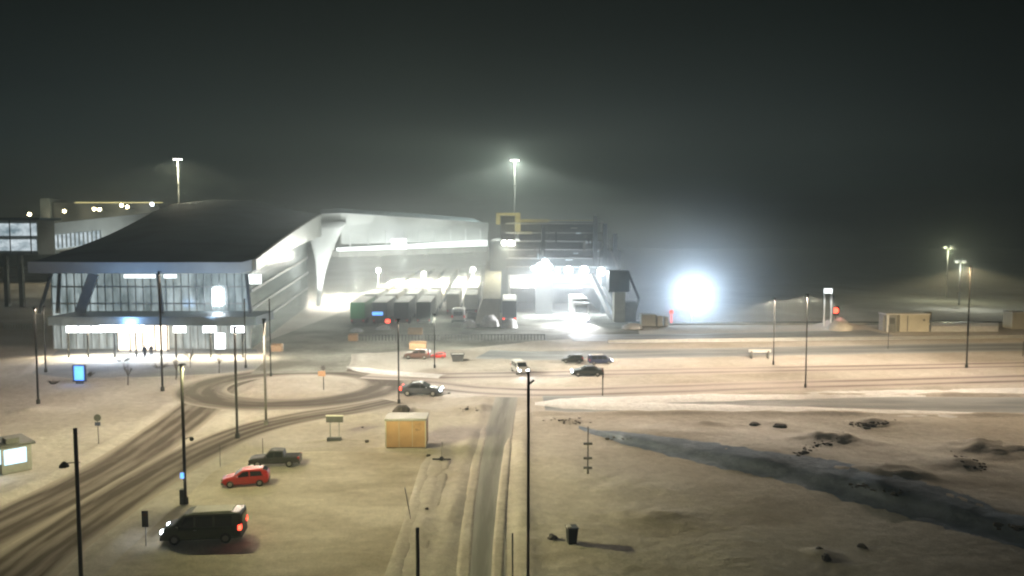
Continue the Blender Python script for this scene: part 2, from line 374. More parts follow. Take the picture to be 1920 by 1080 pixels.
# loose mounds on the plateau
def mound(px, py, r, h, ex=1.0):
    p = G(px, py); return h * np.exp(-(((X - p.x) / (r * ex)) ** 2 + ((Y - p.y) / r) ** 2))
mounds = mound(1560, 835, 1.6, 1.1, 2) + mound(1850, 850, 2.2, 1.2, 1.6) + mound(1680, 905, 2.0, .8, 1.8) + mound(1060, 790, .8, .5, 2) \
    + mound(770, 772, .9, .6, 2) + mound(880, 768, 1, .5, 2.2) + mound(1640, 795, .8, .6, 2.5) + mound(1570, 612, 3, 2.2, 1) + mound(440, 838, 1.0, .7, 1.5) \
    + mound(1800, 880, 1.5, .7, 1.3) + mound(350, 945, .7, .3, 1.2) + mound(230, 690, 3, .6, 2) + mound(60, 770, 1.5, .5, 1.5) + mound(940, 640, 2.5, .6, 3) \
    + mound(1330, 800, .8, .35, 2.2) + mound(1450, 798, .8, .45, 1.6) + mound(1230, 970, 1.6, .35, 1.6) + mound(1540, 1040, 1.0, .3, 1.2)
Z = (Z + edge * 1.0 + plateau + mounds * (.7 + .4 * n2)) * mask
# roundabout island dome
dc = np.hypot(X - ring_c.x, Y - ring_c.y); Z += .45 * sm((8.0 - dc) / 5) * (dc < 8.2)
# harbour basin on the right, beyond the quay edge
quay = (X > 24) & (Y > 168)
Z[quay] = -5.0
# ploughed ground shelves down well away from the picture
verts = np.stack([X, Y, Z], -1).reshape(-1, 3); nxn, nyn = len(xs), len(ys)
ii, jj = np.meshgrid(np.arange(nxn - 1), np.arange(nyn - 1)); a = (jj * nxn + ii).ravel()
faces = np.stack([a, a + 1, a + nxn + 1, a + nxn], -1)
me = bpy.data.meshes.new('ground'); me.from_pydata(verts.tolist(), [], faces.tolist()); me.materials.append(M['snow']); me.update()
me.polygons.foreach_set('use_smooth', [True] * len(me.polygons))
ground = bpy.data.objects.new('ground', me); sc.collection.objects.link(ground); tag(ground, kind='structure')
def gz(x, y):
    i = int(np.clip(np.searchsorted(xs, x) - 1, 0, nxn - 2)); j = int(np.clip(np.searchsorted(ys, y) - 1, 0, nyn - 2))
    u = (x - xs[i]) / (xs[i + 1] - xs[i]); v = (y - ys[j]) / (ys[j + 1] - ys[j])
    return float((1 - u) * (1 - v) * Z[j, i] + u * (1 - v) * Z[j, i + 1] + (1 - u) * v * Z[j + 1, i] + u * v * Z[j + 1, i + 1])
def on(px, py, dz=0):
    p = G(px, py)
    for _ in range(3): p = G(px, py, gz(p.x, p.y))
    p.z += dz; return p
def strip(name, pts, wd, m, z):
    vs, fs, uvs = [], [], []; L = 0
    for i, p in enumerate(pts):
        a, b = pts[max(0, i - 1)], pts[min(len(pts) - 1, i + 1)]
        if (pts[0] - pts[-1]).length < .01 and i in (0, len(pts) - 1): a, b = pts[-2], pts[1]
        d = (b - a).normalized(); nrm = Vector((-d.y, d.x, 0))
        if i: L += (p - pts[i - 1]).length
        for k in range(5):
            q = p + nrm * wd * (k / 4 - .5); vs.append((q.x, q.y, z)); uvs.append((k / 4, L))
        if i:
            for k in range(4): o_ = (i - 1) * 5 + k; fs.append((o_, o_ + 1, o_ + 6, o_ + 5))
    me = bpy.data.meshes.new(name); me.from_pydata(vs, [], fs); me.materials.append(m); ul = me.uv_layers.new(name='UVMap')
    for lp in me.loops: ul.data[lp.index].uv = uvs[lp.vertex_index]
    me.update()
    if me.polygons[0].normal.z < 0: me.flip_normals()
    o = bpy.data.objects.new(name, me); sc.collection.objects.link(o); return tag(o, kind='structure')
for i, (pts, wd, m_, z_) in enumerate(roads): strip('path' if m_ == 'path' else 'road', pts, wd, M[m_], z_)
for k, (poly, m_, z_) in polys.items():
    me = bpy.data.meshes.new(k); me.from_pydata([(p.x, p.y, z_) for p in poly], [], [tuple(range(len(poly)))]); me.materials.append(M[m_]); me.update()
    if me.polygons[0].normal.z < 0: me.flip_normals()
    o = bpy.data.objects.new(k, me); sc.collection.objects.link(o); tag(o, kind='structure')
b = MB(); b.add([(24, 168, -1.4), (900, 168, -1.4), (900, 900, -1.4), (24, 900, -1.4)], [(0, 1, 2, 3)]); tag(b.build('water', M['water']), kind='structure')
b = MB(); b.add([(24, 186, -1.35), (900, 182, -1.35), (900, 900, -1.35), (24, 900, -1.35)], [(0, 1, 2, 3)]); tag(b.build('basin_sheet', M['snow']), kind='structure')  # pale sheet on the far water puts the fog's brightness into its colour
tag(MB().box(24, 300, 167.6, 168.3, -4, .35).build('quay_edge', M['concrete']), kind='structure')
dt = [(1085, 799, 803), (1120, 804, 818), (1160, 807, 832), (1250, 817, 856), (1350, 829, 881), (1440, 840, 900), (1530, 853, 924), (1620, 872, 952), (1720, 895, 980), (1820, 925, 1008), (1900, 958, 1030), (2050, 1000, 1065)]  # dark band laid on the snow, standing in for shade on the bank slope
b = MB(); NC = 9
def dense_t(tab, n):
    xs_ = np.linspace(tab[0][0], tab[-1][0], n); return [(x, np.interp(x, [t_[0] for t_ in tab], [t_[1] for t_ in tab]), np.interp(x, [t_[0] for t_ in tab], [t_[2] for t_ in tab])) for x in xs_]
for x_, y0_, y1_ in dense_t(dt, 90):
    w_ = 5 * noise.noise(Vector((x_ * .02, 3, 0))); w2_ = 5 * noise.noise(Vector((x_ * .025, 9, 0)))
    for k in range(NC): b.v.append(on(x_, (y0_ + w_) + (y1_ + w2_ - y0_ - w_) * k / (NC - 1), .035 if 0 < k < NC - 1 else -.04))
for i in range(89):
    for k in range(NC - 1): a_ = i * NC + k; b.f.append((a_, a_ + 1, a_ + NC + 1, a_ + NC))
o = b.build('slope_shade_band', M['slope_shade'], smooth=True); tag(o, kind='structure')
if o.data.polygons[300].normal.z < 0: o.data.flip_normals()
# white snow strips by the grey side road: headlight trails put into colour
def snow_strip(name, line, wd, h, label):
    rings = []
    for i, p in enumerate(line):
        a, b2 = line[max(0, i - 1)], line[min(len(line) - 1, i + 1)]; d = (b2 - a).normalized(); nr = Vector((-d.y, d.x, 0))
        k = min(1, i / 5 + .15) * (1 + .15 * noise.noise(Vector((p.x * .35, 0, 2)))); rr = []
        for s_ in (-1, -.7, -.35, 0, .35, .7, 1):
            q = p + nr * s_ * wd / 2 * k; jn = noise.noise(Vector((q.x * .9, q.y * .9, 5)))
            q.z = max(-.03, h * k * (1 - s_ * s_) * (1 + .5 * jn)) + (.02 if abs(s_) < 1 else -.05); rr.append(q)
        rings.append(rr)
    m_ = MB(); n = 7; m_.v = [p for r in rings for p in r]
    m_.f = [(k * n + i, k * n + i + 1, (k + 1) * n + i + 1, (k + 1) * n + i) for k in range(len(rings) - 1) for i in range(n - 1)]
    o = m_.build(name, M['bank'], smooth=True); return tag(o, label, kind='structure')
def dense(pts, st=.8):
    o = []
    for a, b2 in zip(pts[:-1], pts[1:]):
        n = max(1, int((b2 - a).length / st)); o += [a.lerp(b2, k / n) for k in range(n)]
    return o + [pts[-1]]
snow_strip('white_strip', dense(P((1003, 756), (1150, 751.5), (1400, 744), (1650, 738), (1920, 734), (2200, 730))), 5.2, .13, None)
snow_strip('white_strip', dense(P((1003, 758), (1150, 761), (1380, 768), (1650, 776), (1920, 785), (2200, 795))), 5.4, .14, None)
snow_strip('white_strip', dense(P((650, 688), (700, 697), (770, 703), (830, 707))), 3.4, .25, None)

for ln_, w_, h_ in ((((806, 853), (790, 910), (772, 975), (738, 1080), (722, 1130)), .9, .16), (((838, 850), (826, 900), (808, 960), (786, 1040), (772, 1120)), .8, .13),
                    (((908, 800), (893, 870), (880, 950), (868, 1080), (862, 1150)), .7, .12), (((955, 820), (947, 880), (940, 950), (935, 1020), (930, 1130)), .6, .14), (((700, 828), (620, 822), (560, 830), (490, 834)), 1.0, .14)):
    snow_strip('snow_ridge', dense(P(*ln_), .7), w_ * 1.5, h_ * .38, None).data.materials[0] = M['snow']
# ------------------------------------------------------------------ poles and lamps
SOD = (1, .74, .42); PINK = (1, .81, .62); YEL = (1, .91, .44); WH = (.95, 1, .88); COOL = (.8, .9, 1)
def pole(px, ytop, ybase, r_in, label, name='street_pole', watts=0, col=PINK, arm=(0, 0), Y=None, collar=True, m='steel', lean=0, grp='poles along the roads and car park', ang=165):
    r = r_in * .78
    g = on(px, ybase) if Y is None else Vector((D(px, 600, Y).x, Y, 0))
    top = D(px + lean, ytop, g.y).z - g.z
    t = thing(name, label, 'pole', g, 0, grp)
    lx = D(px + lean, ytop, g.y).x - g.x if lean else 0
    MB().bar((0, 0, -.3), (lx, 0, top), r, r * .97, 10).build('shaft', M[m], t, True)
    if collar: MB().bar((0, 0, -.1), (0, 0, .5), r * 1.9, r * 1.7, 10).build('base_collar', M[m], t)
    if watts:  # lamp heads are unseen at the pole tops, placed to light the snow
        MB().bar((lx, .12, top + .0), (lx, .12, top + .1), .3, .2, 12).build('unseen_lamp_head', M[m], t)
        wide(t, (lx, .28, top - .12), watts * KP, col, .18)
    return t, top
pole(153, 803, 1105, .14, 'dark pole by the near road, cut off by the bottom left of the picture')
t, h = pole(348, 685, 945, .15, 'tall dark pole with a small box at its foot, just behind the dark van', watts=23000, col=YEL, arm=(1.2, 0))
MB().box(-.35, -.05, -.2, .2, 0, 1.1).build('control_box', M['dgrey'], t); MB().box(-.2, .05, -.3, -.27, 2.0, 2.4).build('warning_sign', M['g_blue'], t)
MB().bar((0, 0, 4.8), (.55, -.1, 5.0), .03, .03, 6).build('bracket', M['steel'], t); MB().ball((.62, -.1, 4.85), .17).build('camera_dome', M['steel'], t)
t, h = pole(445, 615, 822, .16, 'dark pole in the snow heap between the two road branches', watts=14000, col=PINK, arm=(0, -1.4))
pole(499, 600, 797, .17, 'grey pole right of the snow heap, in front of the snowy roundabout', watts=14000, col=PINK, arm=(1.4, 0), m='galv')
pole(72, 578, 757, .15, 'dark pole left of the blue advertising screen, nearest the picture edge', watts=9000, col=PINK, arm=(0, -1.2))
pole(86, 575, 698, .14, 'dark pole with thick foot, behind and right of the leftmost standing pole', watts=4000, col=PINK, arm=(0, -1.2))
pole(305, 510, 733, .17, 'tall dark pole in front of the terminal entrance hall', watts=11000, col=PINK, arm=(0, -1.4))
pole(461, 560, 690, .13, 'slim dark pole right of the terminal doors')
pole(508, 560, 706, .12, 'slim dark pole just behind the grey roundabout pole')
pole(748, 600, 757, .12, 'slim dark pole beside the red tail lamp of the driving car', watts=11000, col=PINK, arm=(-1.2, 0))
pole(815, 590, 690, .11, 'slim pole behind the parked brown cars at the yard fence', watts=30000, col=(1, .97, .80))
t, h = pole(990, 696, 1250, .085, 'long thin black pole running down the middle of the picture beside the path', watts=0, grp='poles along the roads and car park')
MB().bar((0, 0, h - .6), (.25, 0, h - .4), .05, .05, 6).build('bracket', M['steel'], t)
pole(1130, 690, 742, .09, 'short thin pole below the dark cars on the highway', collar=False)
pole(1450, 560, 683, .1, 'slim pole by the snow covered barrier on the highway', watts=42000, col=PINK, arm=(0, -1))
pole(1510, 553, 727, .11, 'black pole on the highway median, left of the beige site cabin', watts=46000, col=PINK, arm=(0, 1))
pole(1812, 500, 690, .14, 'black pole on the highway at the right, in front of the tall masts', watts=46000, col=SOD, arm=(0, 1))
pole(1918, 640, 668, .07, 'short post at the right edge of the picture', collar=False)
pole(1665, 610, 655, .06, 'thin short post in front of the beige site cabin', collar=False)
pole(784, 990, 1150, .13, 'short brown post at the bottom edge between car park and path', collar=False)
pole(961, 1000, 1150, .06, 'thin dark post at the bottom edge just left of the middle pole', collar=False)
pole(493, 822, 856, .035, 'very thin reddish stick behind the black pickup', collar=False)
pole(413, 835, 875, .03, 'very thin stick left of the red hatchback', collar=False)
pole(332, 670, 708, .05, 'thin stake left of the pole with the snowy verge', collar=False)
t, h = pole(1102, 800, 888, .07, 'greenish post with cross brackets standing in the dim snow field', m='galv')
for zz in (.4, 1.2, 2.4): MB().box(-.35, .35, -.08, .08, zz, zz + .18).build('bracket', M['galv'], t)
# lamp on a long side arm at the near left pole
g0 = on(153, 1105); pz = D(120, 872, g0.y)
t = thing('road_lamp', 'unlit hooded lamp hanging on a thin arm beside the near left pole', 'lamp', (pz.x, g0.y, pz.z)); t['group'] = 'small hooded lamps'
MB().loft([[Vector((r * math.cos(a), r * math.sin(a), z)) for a in np.linspace(0, 2 * math.pi, 10)[:-1]] for r, z in ((.26, -.12), (.24, 0), (.12, .14), (.05, .2))]).build('hood', M['steel'], t)
MB().bar((.05, 0, .1), (D(150, 867, g0.y).x - pz.x, 0, .16), .025, .02, 6).build('arm', M['steel'], t)
# flood masts
def mast(px, ytop, Y, label, watts, n=8, r=.35, col=WH, tgt=None, wd=0):
    p = D(px, ytop, Y); t = thing('flood_mast', label, 'mast', (p.x, Y, 0), 0, 'tall floodlight masts round the harbour')
    MB().bar((0, 0, -.3), (0, 0, p.z), r, r * .5, 10).build('shaft', M['galv'], t, True)
    MB().box(-1.6, 1.6, -.15, .15, p.z - .2, p.z).box(-.15, .15, -1.2, 1.2, p.z - .2, p.z).build('crossbar', M['galv'], t)
    MB().box(-.5, .5, -.3, .3, p.z - 9.0, p.z - 8.6).build('service_platform', M['galv'], t)
    for k in range(n):
        a = 2 * math.pi * k / n; x, y = 1.1 * math.cos(a), .9 * math.sin(a)
        hd = MB().box(x - .28, x + .28, y - .22, y + .22, p.z - .62, p.z - .25).build('floodlight', M['galv'], t)
        MB().box(x - .24, x + .24, y - .3, y + .3, p.z - .72, p.z - .63).build('lens', M['g_white' if n > 4 else 'g_far'], hd)
    spot(t, (0, -1.2, p.z - .9), tgt or (0, -6, 0), watts, col, 155, 1.0, .8)
    if wd and n > 4: wide(t, (0, 0, p.z - .9), wd, col, .5)
    elif wd: point(t, (0, -1.4, p.z - 1.2), wd * 5, col, .5)
    return t
mast(965, 297, 262, 'tallest floodlight mast, rising behind the lit ferry stern', 90000, tgt=(-24, -75, 0), wd=1300)
mast(333, 295, 262, 'tall floodlight mast rising behind the dark terminal roof', 30000, col=(1, .96, .7), wd=250)
mast(1778, 462, 240, 'dim yellow floodlight mast in the fog at the right', 2500, 4, .25, (.95, 1, .68), wd=500)
mast(1801, 488, 215, 'dim white floodlight mast just right of the yellow one', 2500, 4, .25, WH, wd=350)

# ------------------------------------------------------------------ vehicles
def wheel(parent, x, y, r, w, rimm='rim'):
    t = MB().bar((x, y - w / 2, r), (x, y + w / 2, r), r, r, 16).build('wheel', M['tyre'], parent)
    s = -1 if y < 0 else 1
    MB().bar((x, y + s * (w / 2 - .02), r), (x, y + s * (w / 2 + .015), r), r * .62, r * .55, 14).build('rim', M[rimm], t)
def vehicle(name, label, cat, st, W_, paint, wheels, wr, wins, screen, rear, lamps, loc, rz, group=None, scale=1.0, on_head=0, on_tail=False, snow=False, pillar=()):
    """st: stations (x, zbottom, belt, roof, halfwidth, roof halfwidth); front is +x"""
    t = thing(name, label, cat, loc, rz, group, scale); h = W_ / 2
    rings = []
    for x, zb, be, ro, w1, w2 in st:
        hw, rw = h * w1, h * w2; e = min(.07, max(.01, (ro - be) * .3))
        rings.append([Vector((x, s * yy, zz)) for s, yy, zz in (
            (-1, hw * .9, zb), (-1, hw, zb + .16), (-1, hw * 1.0, be - .12), (-1, hw * .97, be), (-1, rw, ro - e), (-1, rw * .86, ro),
            (1, rw * .86, ro), (1, rw, ro - e), (1, hw * .97, be), (1, hw * 1.0, be - .12), (1, hw, zb + .16), (1, hw * .9, zb))])
    MB().loft(rings).build('body', M[paint], t)
    A = np.array(st)
    def at_(x, k): return float(np.interp(x, A[:, 0], A[:, k]))
    def side(x, f, s, off=.012):
        be, ro, hw, rw = at_(x, 2), at_(x, 3), h * at_(x, 4) * .97, h * at_(x, 5)
        e = min(.07, max(.01, (ro - be) * .3)); return Vector((x, s * (hw + (rw - hw) * f + off), be + (ro - e - be) * f))
    for (xa, xb, xc, xd, f0, f1) in wins:   # bottom xa..xb, top xc..xd
        for s in (-1, 1):
            q = [side(xa, f0, s), side(xb, f0, s), side(xd, f1, s), side(xc, f1, s)]
            if s > 0: q.reverse()
            MB().add(q, [(0, 1, 2, 3)]).build('side_window', M['glass'], t)
    for nm, spec in (('windscreen', screen), ('rear_window', rear)):
        if not spec: continue
        x0, x1 = spec; q = []; sg = 1 if nm == 'windscreen' else -1
        for x, inv in ((x0, .1), (x1, .1)):
            ro, rw = at_(x, 3), h * at_(x, 5) * .84
            q += [Vector((x + sg * .012, -rw, ro + .014)), Vector((x + sg * .012, rw, ro + .014))]
        MB().add([q[0], q[1], q[3], q[2]], [(0, 1, 2, 3)]).build(nm, M['glass'], t)
    for x in wheels:
        for s in (-1, 1):
            wheel(t, x, s * (h - .09), wr, .22)
    hx, hz, tx, tz, ls = lamps
    for s in (-1, 1):
        o = MB().box(hx - .1, hx + .05, s * h * .68 - ls, s * h * .68 + ls, hz - .09, hz + .09).build('headlight', M['g_cool' if on_head else 'rim'], t)
        MB().box(tx - .05, tx + .14, s * h * .86 - ls * .75, s * h * .86 + ls * .75, tz - .16, tz + .16).build('tail_light', M['g_red' if on_tail else 'g_dim'], t)
        if on_head: spot(t, (hx + .15, s * h * .68, hz), (hx + 12, s * h * .68, -.2), on_head, (.85, .92, 1), 70, .8, .1)
    MB().box(st[0][0] - .03, st[0][0] + .2, -h * .9, h * .9, .3, .5).box(st[-1][0] - .2, st[-1][0] + .03, -h * .9, h * .9, .28, .48).build('bumper', M['dgrey'], t)
    for s in (-1, 1):
        xm = screen[0] - .25 if screen else 0
        MB().box(xm - .08, xm + .06, s * (h + .02) if s > 0 else -h - .2, s * (h + .2) if s > 0 else -h - .02, at_(xm, 2) + .02, at_(xm, 2) + .18).build('mirror', M[paint], t)
    return t
ST_VAN = [(-2.5, .35, 1.05, 1.86, .93, .80), (-2.42, .28, 1.08, 1.95, .98, .86), (-1.2, .26, 1.08, 1.98, 1, .88), (.5, .26, 1.08, 1.98, 1, .88), (1.05, .26, 1.06, 1.9, 1, .84),
          (1.75, .26, 1.04, 1.24, 1, .86), (2.3, .26, .86, 1.0, .95, .80), (2.52, .32, .7, .78, .84, .7)]
ST_HATCH = [(-2.0, .38, .86, 1.0, .86, .74), (-1.9, .26, .9, 1.28, .94, .72), (-1.45, .24, .92, 1.46, 1, .74), (-.3, .22, .9, 1.5, 1, .76), (.25, .22, .88, 1.43, 1, .74),
            (.95, .22, .87, .97, 1, .86), (1.6, .24, .78, .86, .95, .78), (2.0, .32, .6, .66, .82, .66)]
ST_SEDAN = [(-2.3, .36, .8, .9, .86, .74), (-2.15, .26, .86, .98, .94, .8), (-1.55, .24, .9, 1.04, 1, .84), (-.85, .22, .9, 1.42, 1, .72), (.15, .22, .9, 1.43, 1, .72),
            (1.0, .22, .88, .98, 1, .84), (1.8, .24, .78, .86, .95, .78), (2.3, .32, .6, .66, .82, .66)]
ST_PICK = [(-2.65, .5, .98, 1.04, .94, .86), (-2.6, .42, 1.0, 1.06, .98, .9), (-1.05, .38, 1.0, 1.08, 1, .9), (-.95, .38, 1.02, 1.7, 1, .74), (.1, .38, 1.02, 1.76, 1, .76), (.45, .38, 1.02, 1.72, 1, .74),
           (1.05, .38, 1.0, 1.12, 1, .86), (2.2, .4, .94, 1.02, .97, .84), (2.6, .46, .78, .84, .88, .76)]
def van(name, label, paint, loc, rz, **k):
    t = vehicle(name, label, 'van', ST_VAN, 1.95, paint, (-1.55, 1.62), .34, [(.42, 1.35, .42, .95, .08, .85), (-.75, .3, -.75, .3, .08, .85), (-1.95, -.9, -1.95, -.9, .08, .85)],
                (1.7, 1.1), None, (2.47, .8, -2.48, 1.0, .16), loc, rz, **k)
    MB().box(-2.56, -2.5, -.62, .62, 1.15, 1.7).build('rear_window', M['glass'], t)
    for s in (-1, 1): MB().box(.25, .42, s * .985 - .02, s * .985 + .02, .92, .96).build('door_handle', M['rim'], t)
    MB().box(-1.9, .6, -.6, .6, 1.985, 2.02).build('roof_snow', M['snowcap'], t)
    return t
def hatch(name, label, paint, loc, rz, **k):
    return vehicle(name, label, 'car', ST_HATCH, 1.74, paint, (-1.25, 1.25), .31, [(-.35, .78, -.3, .2, .08, .88), (-1.5, -.45, -1.35, -.42, .08, .88)], (.9, .32), (-1.88, -1.5), (1.95, .68, -1.93, .92, .15), loc, rz, **k)
def sedan(name, label, paint, loc, rz, **k):
    return vehicle(name, label, 'car', ST_SEDAN, 1.8, paint, (-1.4, 1.4), .32, [(.05, .85, .05, .22, .08, .85), (-1.35, -.03, -.8, -.03, .08, .85)], (.95, .22), (-1.5, -.92), (2.25, .68, -2.2, .82, .16), loc, rz, **k)
def pickup(name, label, paint, loc, rz, **k):
    t = vehicle(name, label, 'pickup', ST_PICK, 1.86, paint, (-1.6, 1.65), .38, [(.0, .95, .0, .42, .1, .88), (-.88, -.08, -.82, -.08, .1, .88)], (1.02, .48), None, (2.52, .8, -2.58, .9, .14), loc, rz, **k)
    MB().box(-2.5, -1.1, -.8, .8, 1.07, 1.09).build('cargo_cover', M['tyre'], t); return t
PI = math.pi
p = on(374, 1021); van('parked_van', 'dark green van with lit head and tail lamps, largest vehicle in the car park', 'van', (p.x, p.y + .9, 0.03), PI + .10, scale=.99, on_head=30, on_tail=True)
p = on(459, 911); hatch('hatchback_car', 'bright red hatchback in the car park, behind the van', 'red', (p.x, p.y + .3, .03), PI + .2, scale=.88)
p = on(511, 878); pickup('pickup_truck', 'black pickup parked behind the red hatchback', 'black', (p.x, p.y + .8, .03), PI + .1, scale=.80)
p = on(790, 741); sedan('driving_car', 'dark car leaving the roundabout with bright red tail lamp and white headlamp', 'dtarp', (p.x, p.y, .06), -.05, on_head=300, on_tail=True, scale=1.1)
p = on(1101, 705); sedan('dark_sedan', 'black car on the highway facing left with one white headlamp glinting', 'black', (p.x, p.y, .07), PI, on_head=60, scale=.95)
p = on(1125, 682); van('dark_van', 'dark blue van with headlamps aimed right, behind the black highway car', 'blue', (p.x, p.y, .06), .15, on_head=260, scale=.7)
p = on(1073, 680); hatch('dark_hatchback', 'brownish black car left of the dark blue van on the highway', 'black', (p.x, p.y, .06), PI, scale=.8)
p = on(975, 706); van('pale_van', 'pale van on the highway facing the viewer with both white headlamps dazzling', 'silver', (p.x, p.y + 2.5, .07), -PI / 2 + .25, on_head=500, scale=.85)
p = on(790, 672); hatch('brown_car', 'brown car parked by the yard fence with its nose left', 'brown', (p.x - .6, p.y, gz(p.x, p.y)), PI - .1, scale=1.0)
p = on(820, 673); hatch('red_brown_car', 'dull red car parked right behind the brown one', 'red', (p.x, p.y + 1, gz(p.x, p.y)), PI, scale=.62)
p = on(858, 678); t = thing('skip_container', 'small dark open skip in the snow right of the parked brown cars', 'skip', (p.x, p.y, gz(p.x, p.y)), .1)
MB().loft([[Vector((sx * a, sy * b_, z)) for sx, sy in ((-1, -1), (1, -1), (1, 1), (-1, 1))] for a, b_, z in ((.75, .5, .1), (1.0, .75, 1.15))]).build('bin_body', M['dgrey'], t)
MB().box(-1.05, 1.05, -.8, -.7, 1.1, 1.22).box(-1.05, 1.05, .7, .8, 1.1, 1.22).box(-1.05, -.96, -.7, .7, 1.1, 1.22).box(.96, 1.05, -.7, .7, 1.1, 1.22).build('rim', M['steel'], t)
MB().box(-.9, .9, -.65, .65, 1.05, 1.17).build('snow_load', M['snowcap'], t)
# trucks and trailers waiting in lanes
def truck(name, label, tarp, loc, rz, group, scale=1.2, back=None, tail=False):
    t = thing(name, label, 'truck', loc, rz, group, scale)   # front is +y
    MB().box(-1.27, 1.27, 0, 13.2, 1.15, 3.95).build('cargo_box', M[tarp], t)
    MB().box(-1.2, 1.2, -.05, -.003, 1.2, 3.85).build('rear_door', M[back or tarp], t)
    MB().box(-1.22, 1.22, .1, 13.1, 3.953, 4.07).build('roof_snow', M['snowcap'], t)
    MB().box(-1.2, 1.2, .2, 15.2, .75, 1.14).build('chassis', M['dgrey'], t)
    MB().box(-1.2, 1.2, -.12, .1, .45, .72).build('rear_bumper', M['dgrey'], t)
    MB().loft([[Vector((sx * 1.22, y, z)) for sx, y, z in ((-1, y0, .5), (1, y0, .5), (1, y1, z1), (-1, y1, z1))] for y0, y1, z1 in ((14.0, 14.0, 3.6), (15.9, 15.7, 3.2))]).build('cab', M['ltarp'], t)
    MB().add([(-1.0, 15.93, 1.7), (1.0, 15.93, 1.7), (1.0, 15.83, 2.75), (-1.0, 15.83, 2.75)], [(3, 2, 1, 0)]).build('windscreen', M['glass'], t)
    for y in (2.0, 3.3, 4.6, 12.4, 15.0):
        for s in (-1, 1): MB().bar((s * 1.0, y, .5), (s * 1.25, y, .5), .5, .5, 12).build('wheel', M['tyre'], t)
    for s in (-1, 1): MB().box(s * 1.0 - .14, s * 1.0 + .14, -.16, -.12, .75, .95).build('tail_light', M['g_red' if tail else 'g_dim'], t)
    return t
LX = [-32.2, -27.6, -23.1, -18.5, -13.2, -9.0]; names = ['green', 'beige', 'grey', 'brown', 'white']
lane = ['far left', 'second', 'third', 'fourth', 'fifth', 'sixth']; rows = ['front', 'second', 'third', 'fourth', 'fifth', 'sixth', 'seventh', 'eighth']
first = {}
look = [['green', 'dtarp', 'dtarp', 'dgrey', 'ltarp'], ['ltarp', 'beige', 'ltarp', 'ltarp', 'beige'], ['beige', 'tan', 'ltarp', 'beige', 'ltarp'],
        ['tan', 'ltarp', 'ltarp', 'ltarp', 'ltarp'], ['ltarp', 'beige', 'ltarp', 'tan', 'ltarp'], ['beige', 'ltarp', 'beige', 'ltarp', 'beige']]
cname = {'green': 'green', 'dtarp': 'dark', 'dgrey': 'dark grey', 'ltarp': 'white', 'beige': 'beige', 'tan': 'yellowish'}
proto = None
for r_ in range(8):
    for c_ in range(6):
        if r_ == 0 and c_ >= 4: continue
        y0 = 167 + r_ * 19.8 + random.uniform(-.5, .5); x0 = LX[c_] - .03 * (y0 - 167); col = look[r_ % 6][(c_ + r_ // 6) % 5]
        lab = f'snow topped {cname[col]} truck trailer, {rows[r_]} row of the queue, {lane[c_]} lane from the left'
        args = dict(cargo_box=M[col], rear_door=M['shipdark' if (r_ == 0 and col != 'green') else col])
        if proto is None:
            proto = truck('truck', lab, 'green', (x0, y0, .03), .03, 'trucks queuing for the ferry')
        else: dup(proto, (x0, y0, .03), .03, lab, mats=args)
p = G(860, 606); van('white_van', 'white van standing at the head of the lane right of the waiting trucks', 'white', (p.x, p.y + 2.4, .03), PI / 2, scale=1.55)
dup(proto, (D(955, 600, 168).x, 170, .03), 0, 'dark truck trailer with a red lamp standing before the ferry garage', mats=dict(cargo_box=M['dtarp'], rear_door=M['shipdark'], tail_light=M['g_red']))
# bright truck rolling off the ferry
t = thing('arriving_truck', 'truck with dazzling headlamps rolling off the ferry ramp', 'truck', (D(1090, 606, 171).x, 171, .03), 0)
MB().loft([[Vector((sx * 1.6, y, z)) for sx, y, z in ((-1, y0, .5), (1, y0, .5), (1, y1, z1), (-1, y1, z1))] for y0, y1, z1 in ((-.1, .2, 4.3), (2.2, 2.2, 4.6))]).build('cab', M['white'], t)
MB().add([(-1.35, -.03, 2.2), (1.35, -.03, 2.2), (1.35, .13, 3.7), (-1.35, .13, 3.7)], [(0, 1, 2, 3)]).build('windscreen', M['glass'], t)
MB().box(-1.6, 1.6, 2.4, 16, 1.2, 4.9).build('cargo_box', M['ltarp'], t)
for y in (1.0, 5, 12, 13.4):
    for s in (-1, 1): MB().bar((s * 1.3, y, .6), (s * 1.6, y, .6), .6, .6, 12).build('wheel', M['tyre'], t)
for s in (-1, 1):
    MB().ball((s * 1.25, -.2, 1.15), .28).build('headlight', M['g_cool'], t); spot(t, (s * 1.25, -.5, 1.3), (s * 1.5 - 7, -14, -1.5), 30000, (.9, .93, 1), 95, .9, .3); spot(t, (s * 1.2, -3, 2.2), (s * 1.5 - 7, -8, -1.5), 14000, (1, .97, .95), 165, .9, .3)

# ------------------------------------------------------------------ ferry terminal
YF = 128.0
T = thing('ferry_terminal', 'ferry terminal with sweeping dark roof, glass front and bright entrance hall', 'building')
# roof shell: section lines from the front eave to the back
front = [D(55, 492, YF), D(160, 493, YF), D(270, 493, YF), D(370, 493, YF), D(455, 493, YF), D(474, 488, YF)]
backl = [D(285, 398, 214), D(325, 382, 222), D(400, 374, 228), D(480, 376, 228), D(545, 394, 218), D(600, 402, 212)]
NR = 14; rows_ = []
for k in range(NR + 1):
    s_ = k / NR; row = []
    for i, (a, b2) in enumerate(zip(front, backl)):
        q = a.lerp(b2, s_); arch = math.sin(math.pi * s_); q.z += arch * (-1.0 + 1.4 * math.sin(math.pi * i / 5)) if i < 5 else arch * .4; row.append(q)
    rows_.append(row)
m_ = MB(); n = len(front); m_.v = [q for r_ in rows_ for q in r_]
m_.f = [(k * n + i, k * n + i + 1, (k + 1) * n + i + 1, (k + 1) * n + i) for k in range(NR) for i in range(n - 1)]
off = len(m_.v); m_.v += [q - Vector((0, 0, 1.5)) for r_ in rows_ for q in r_]
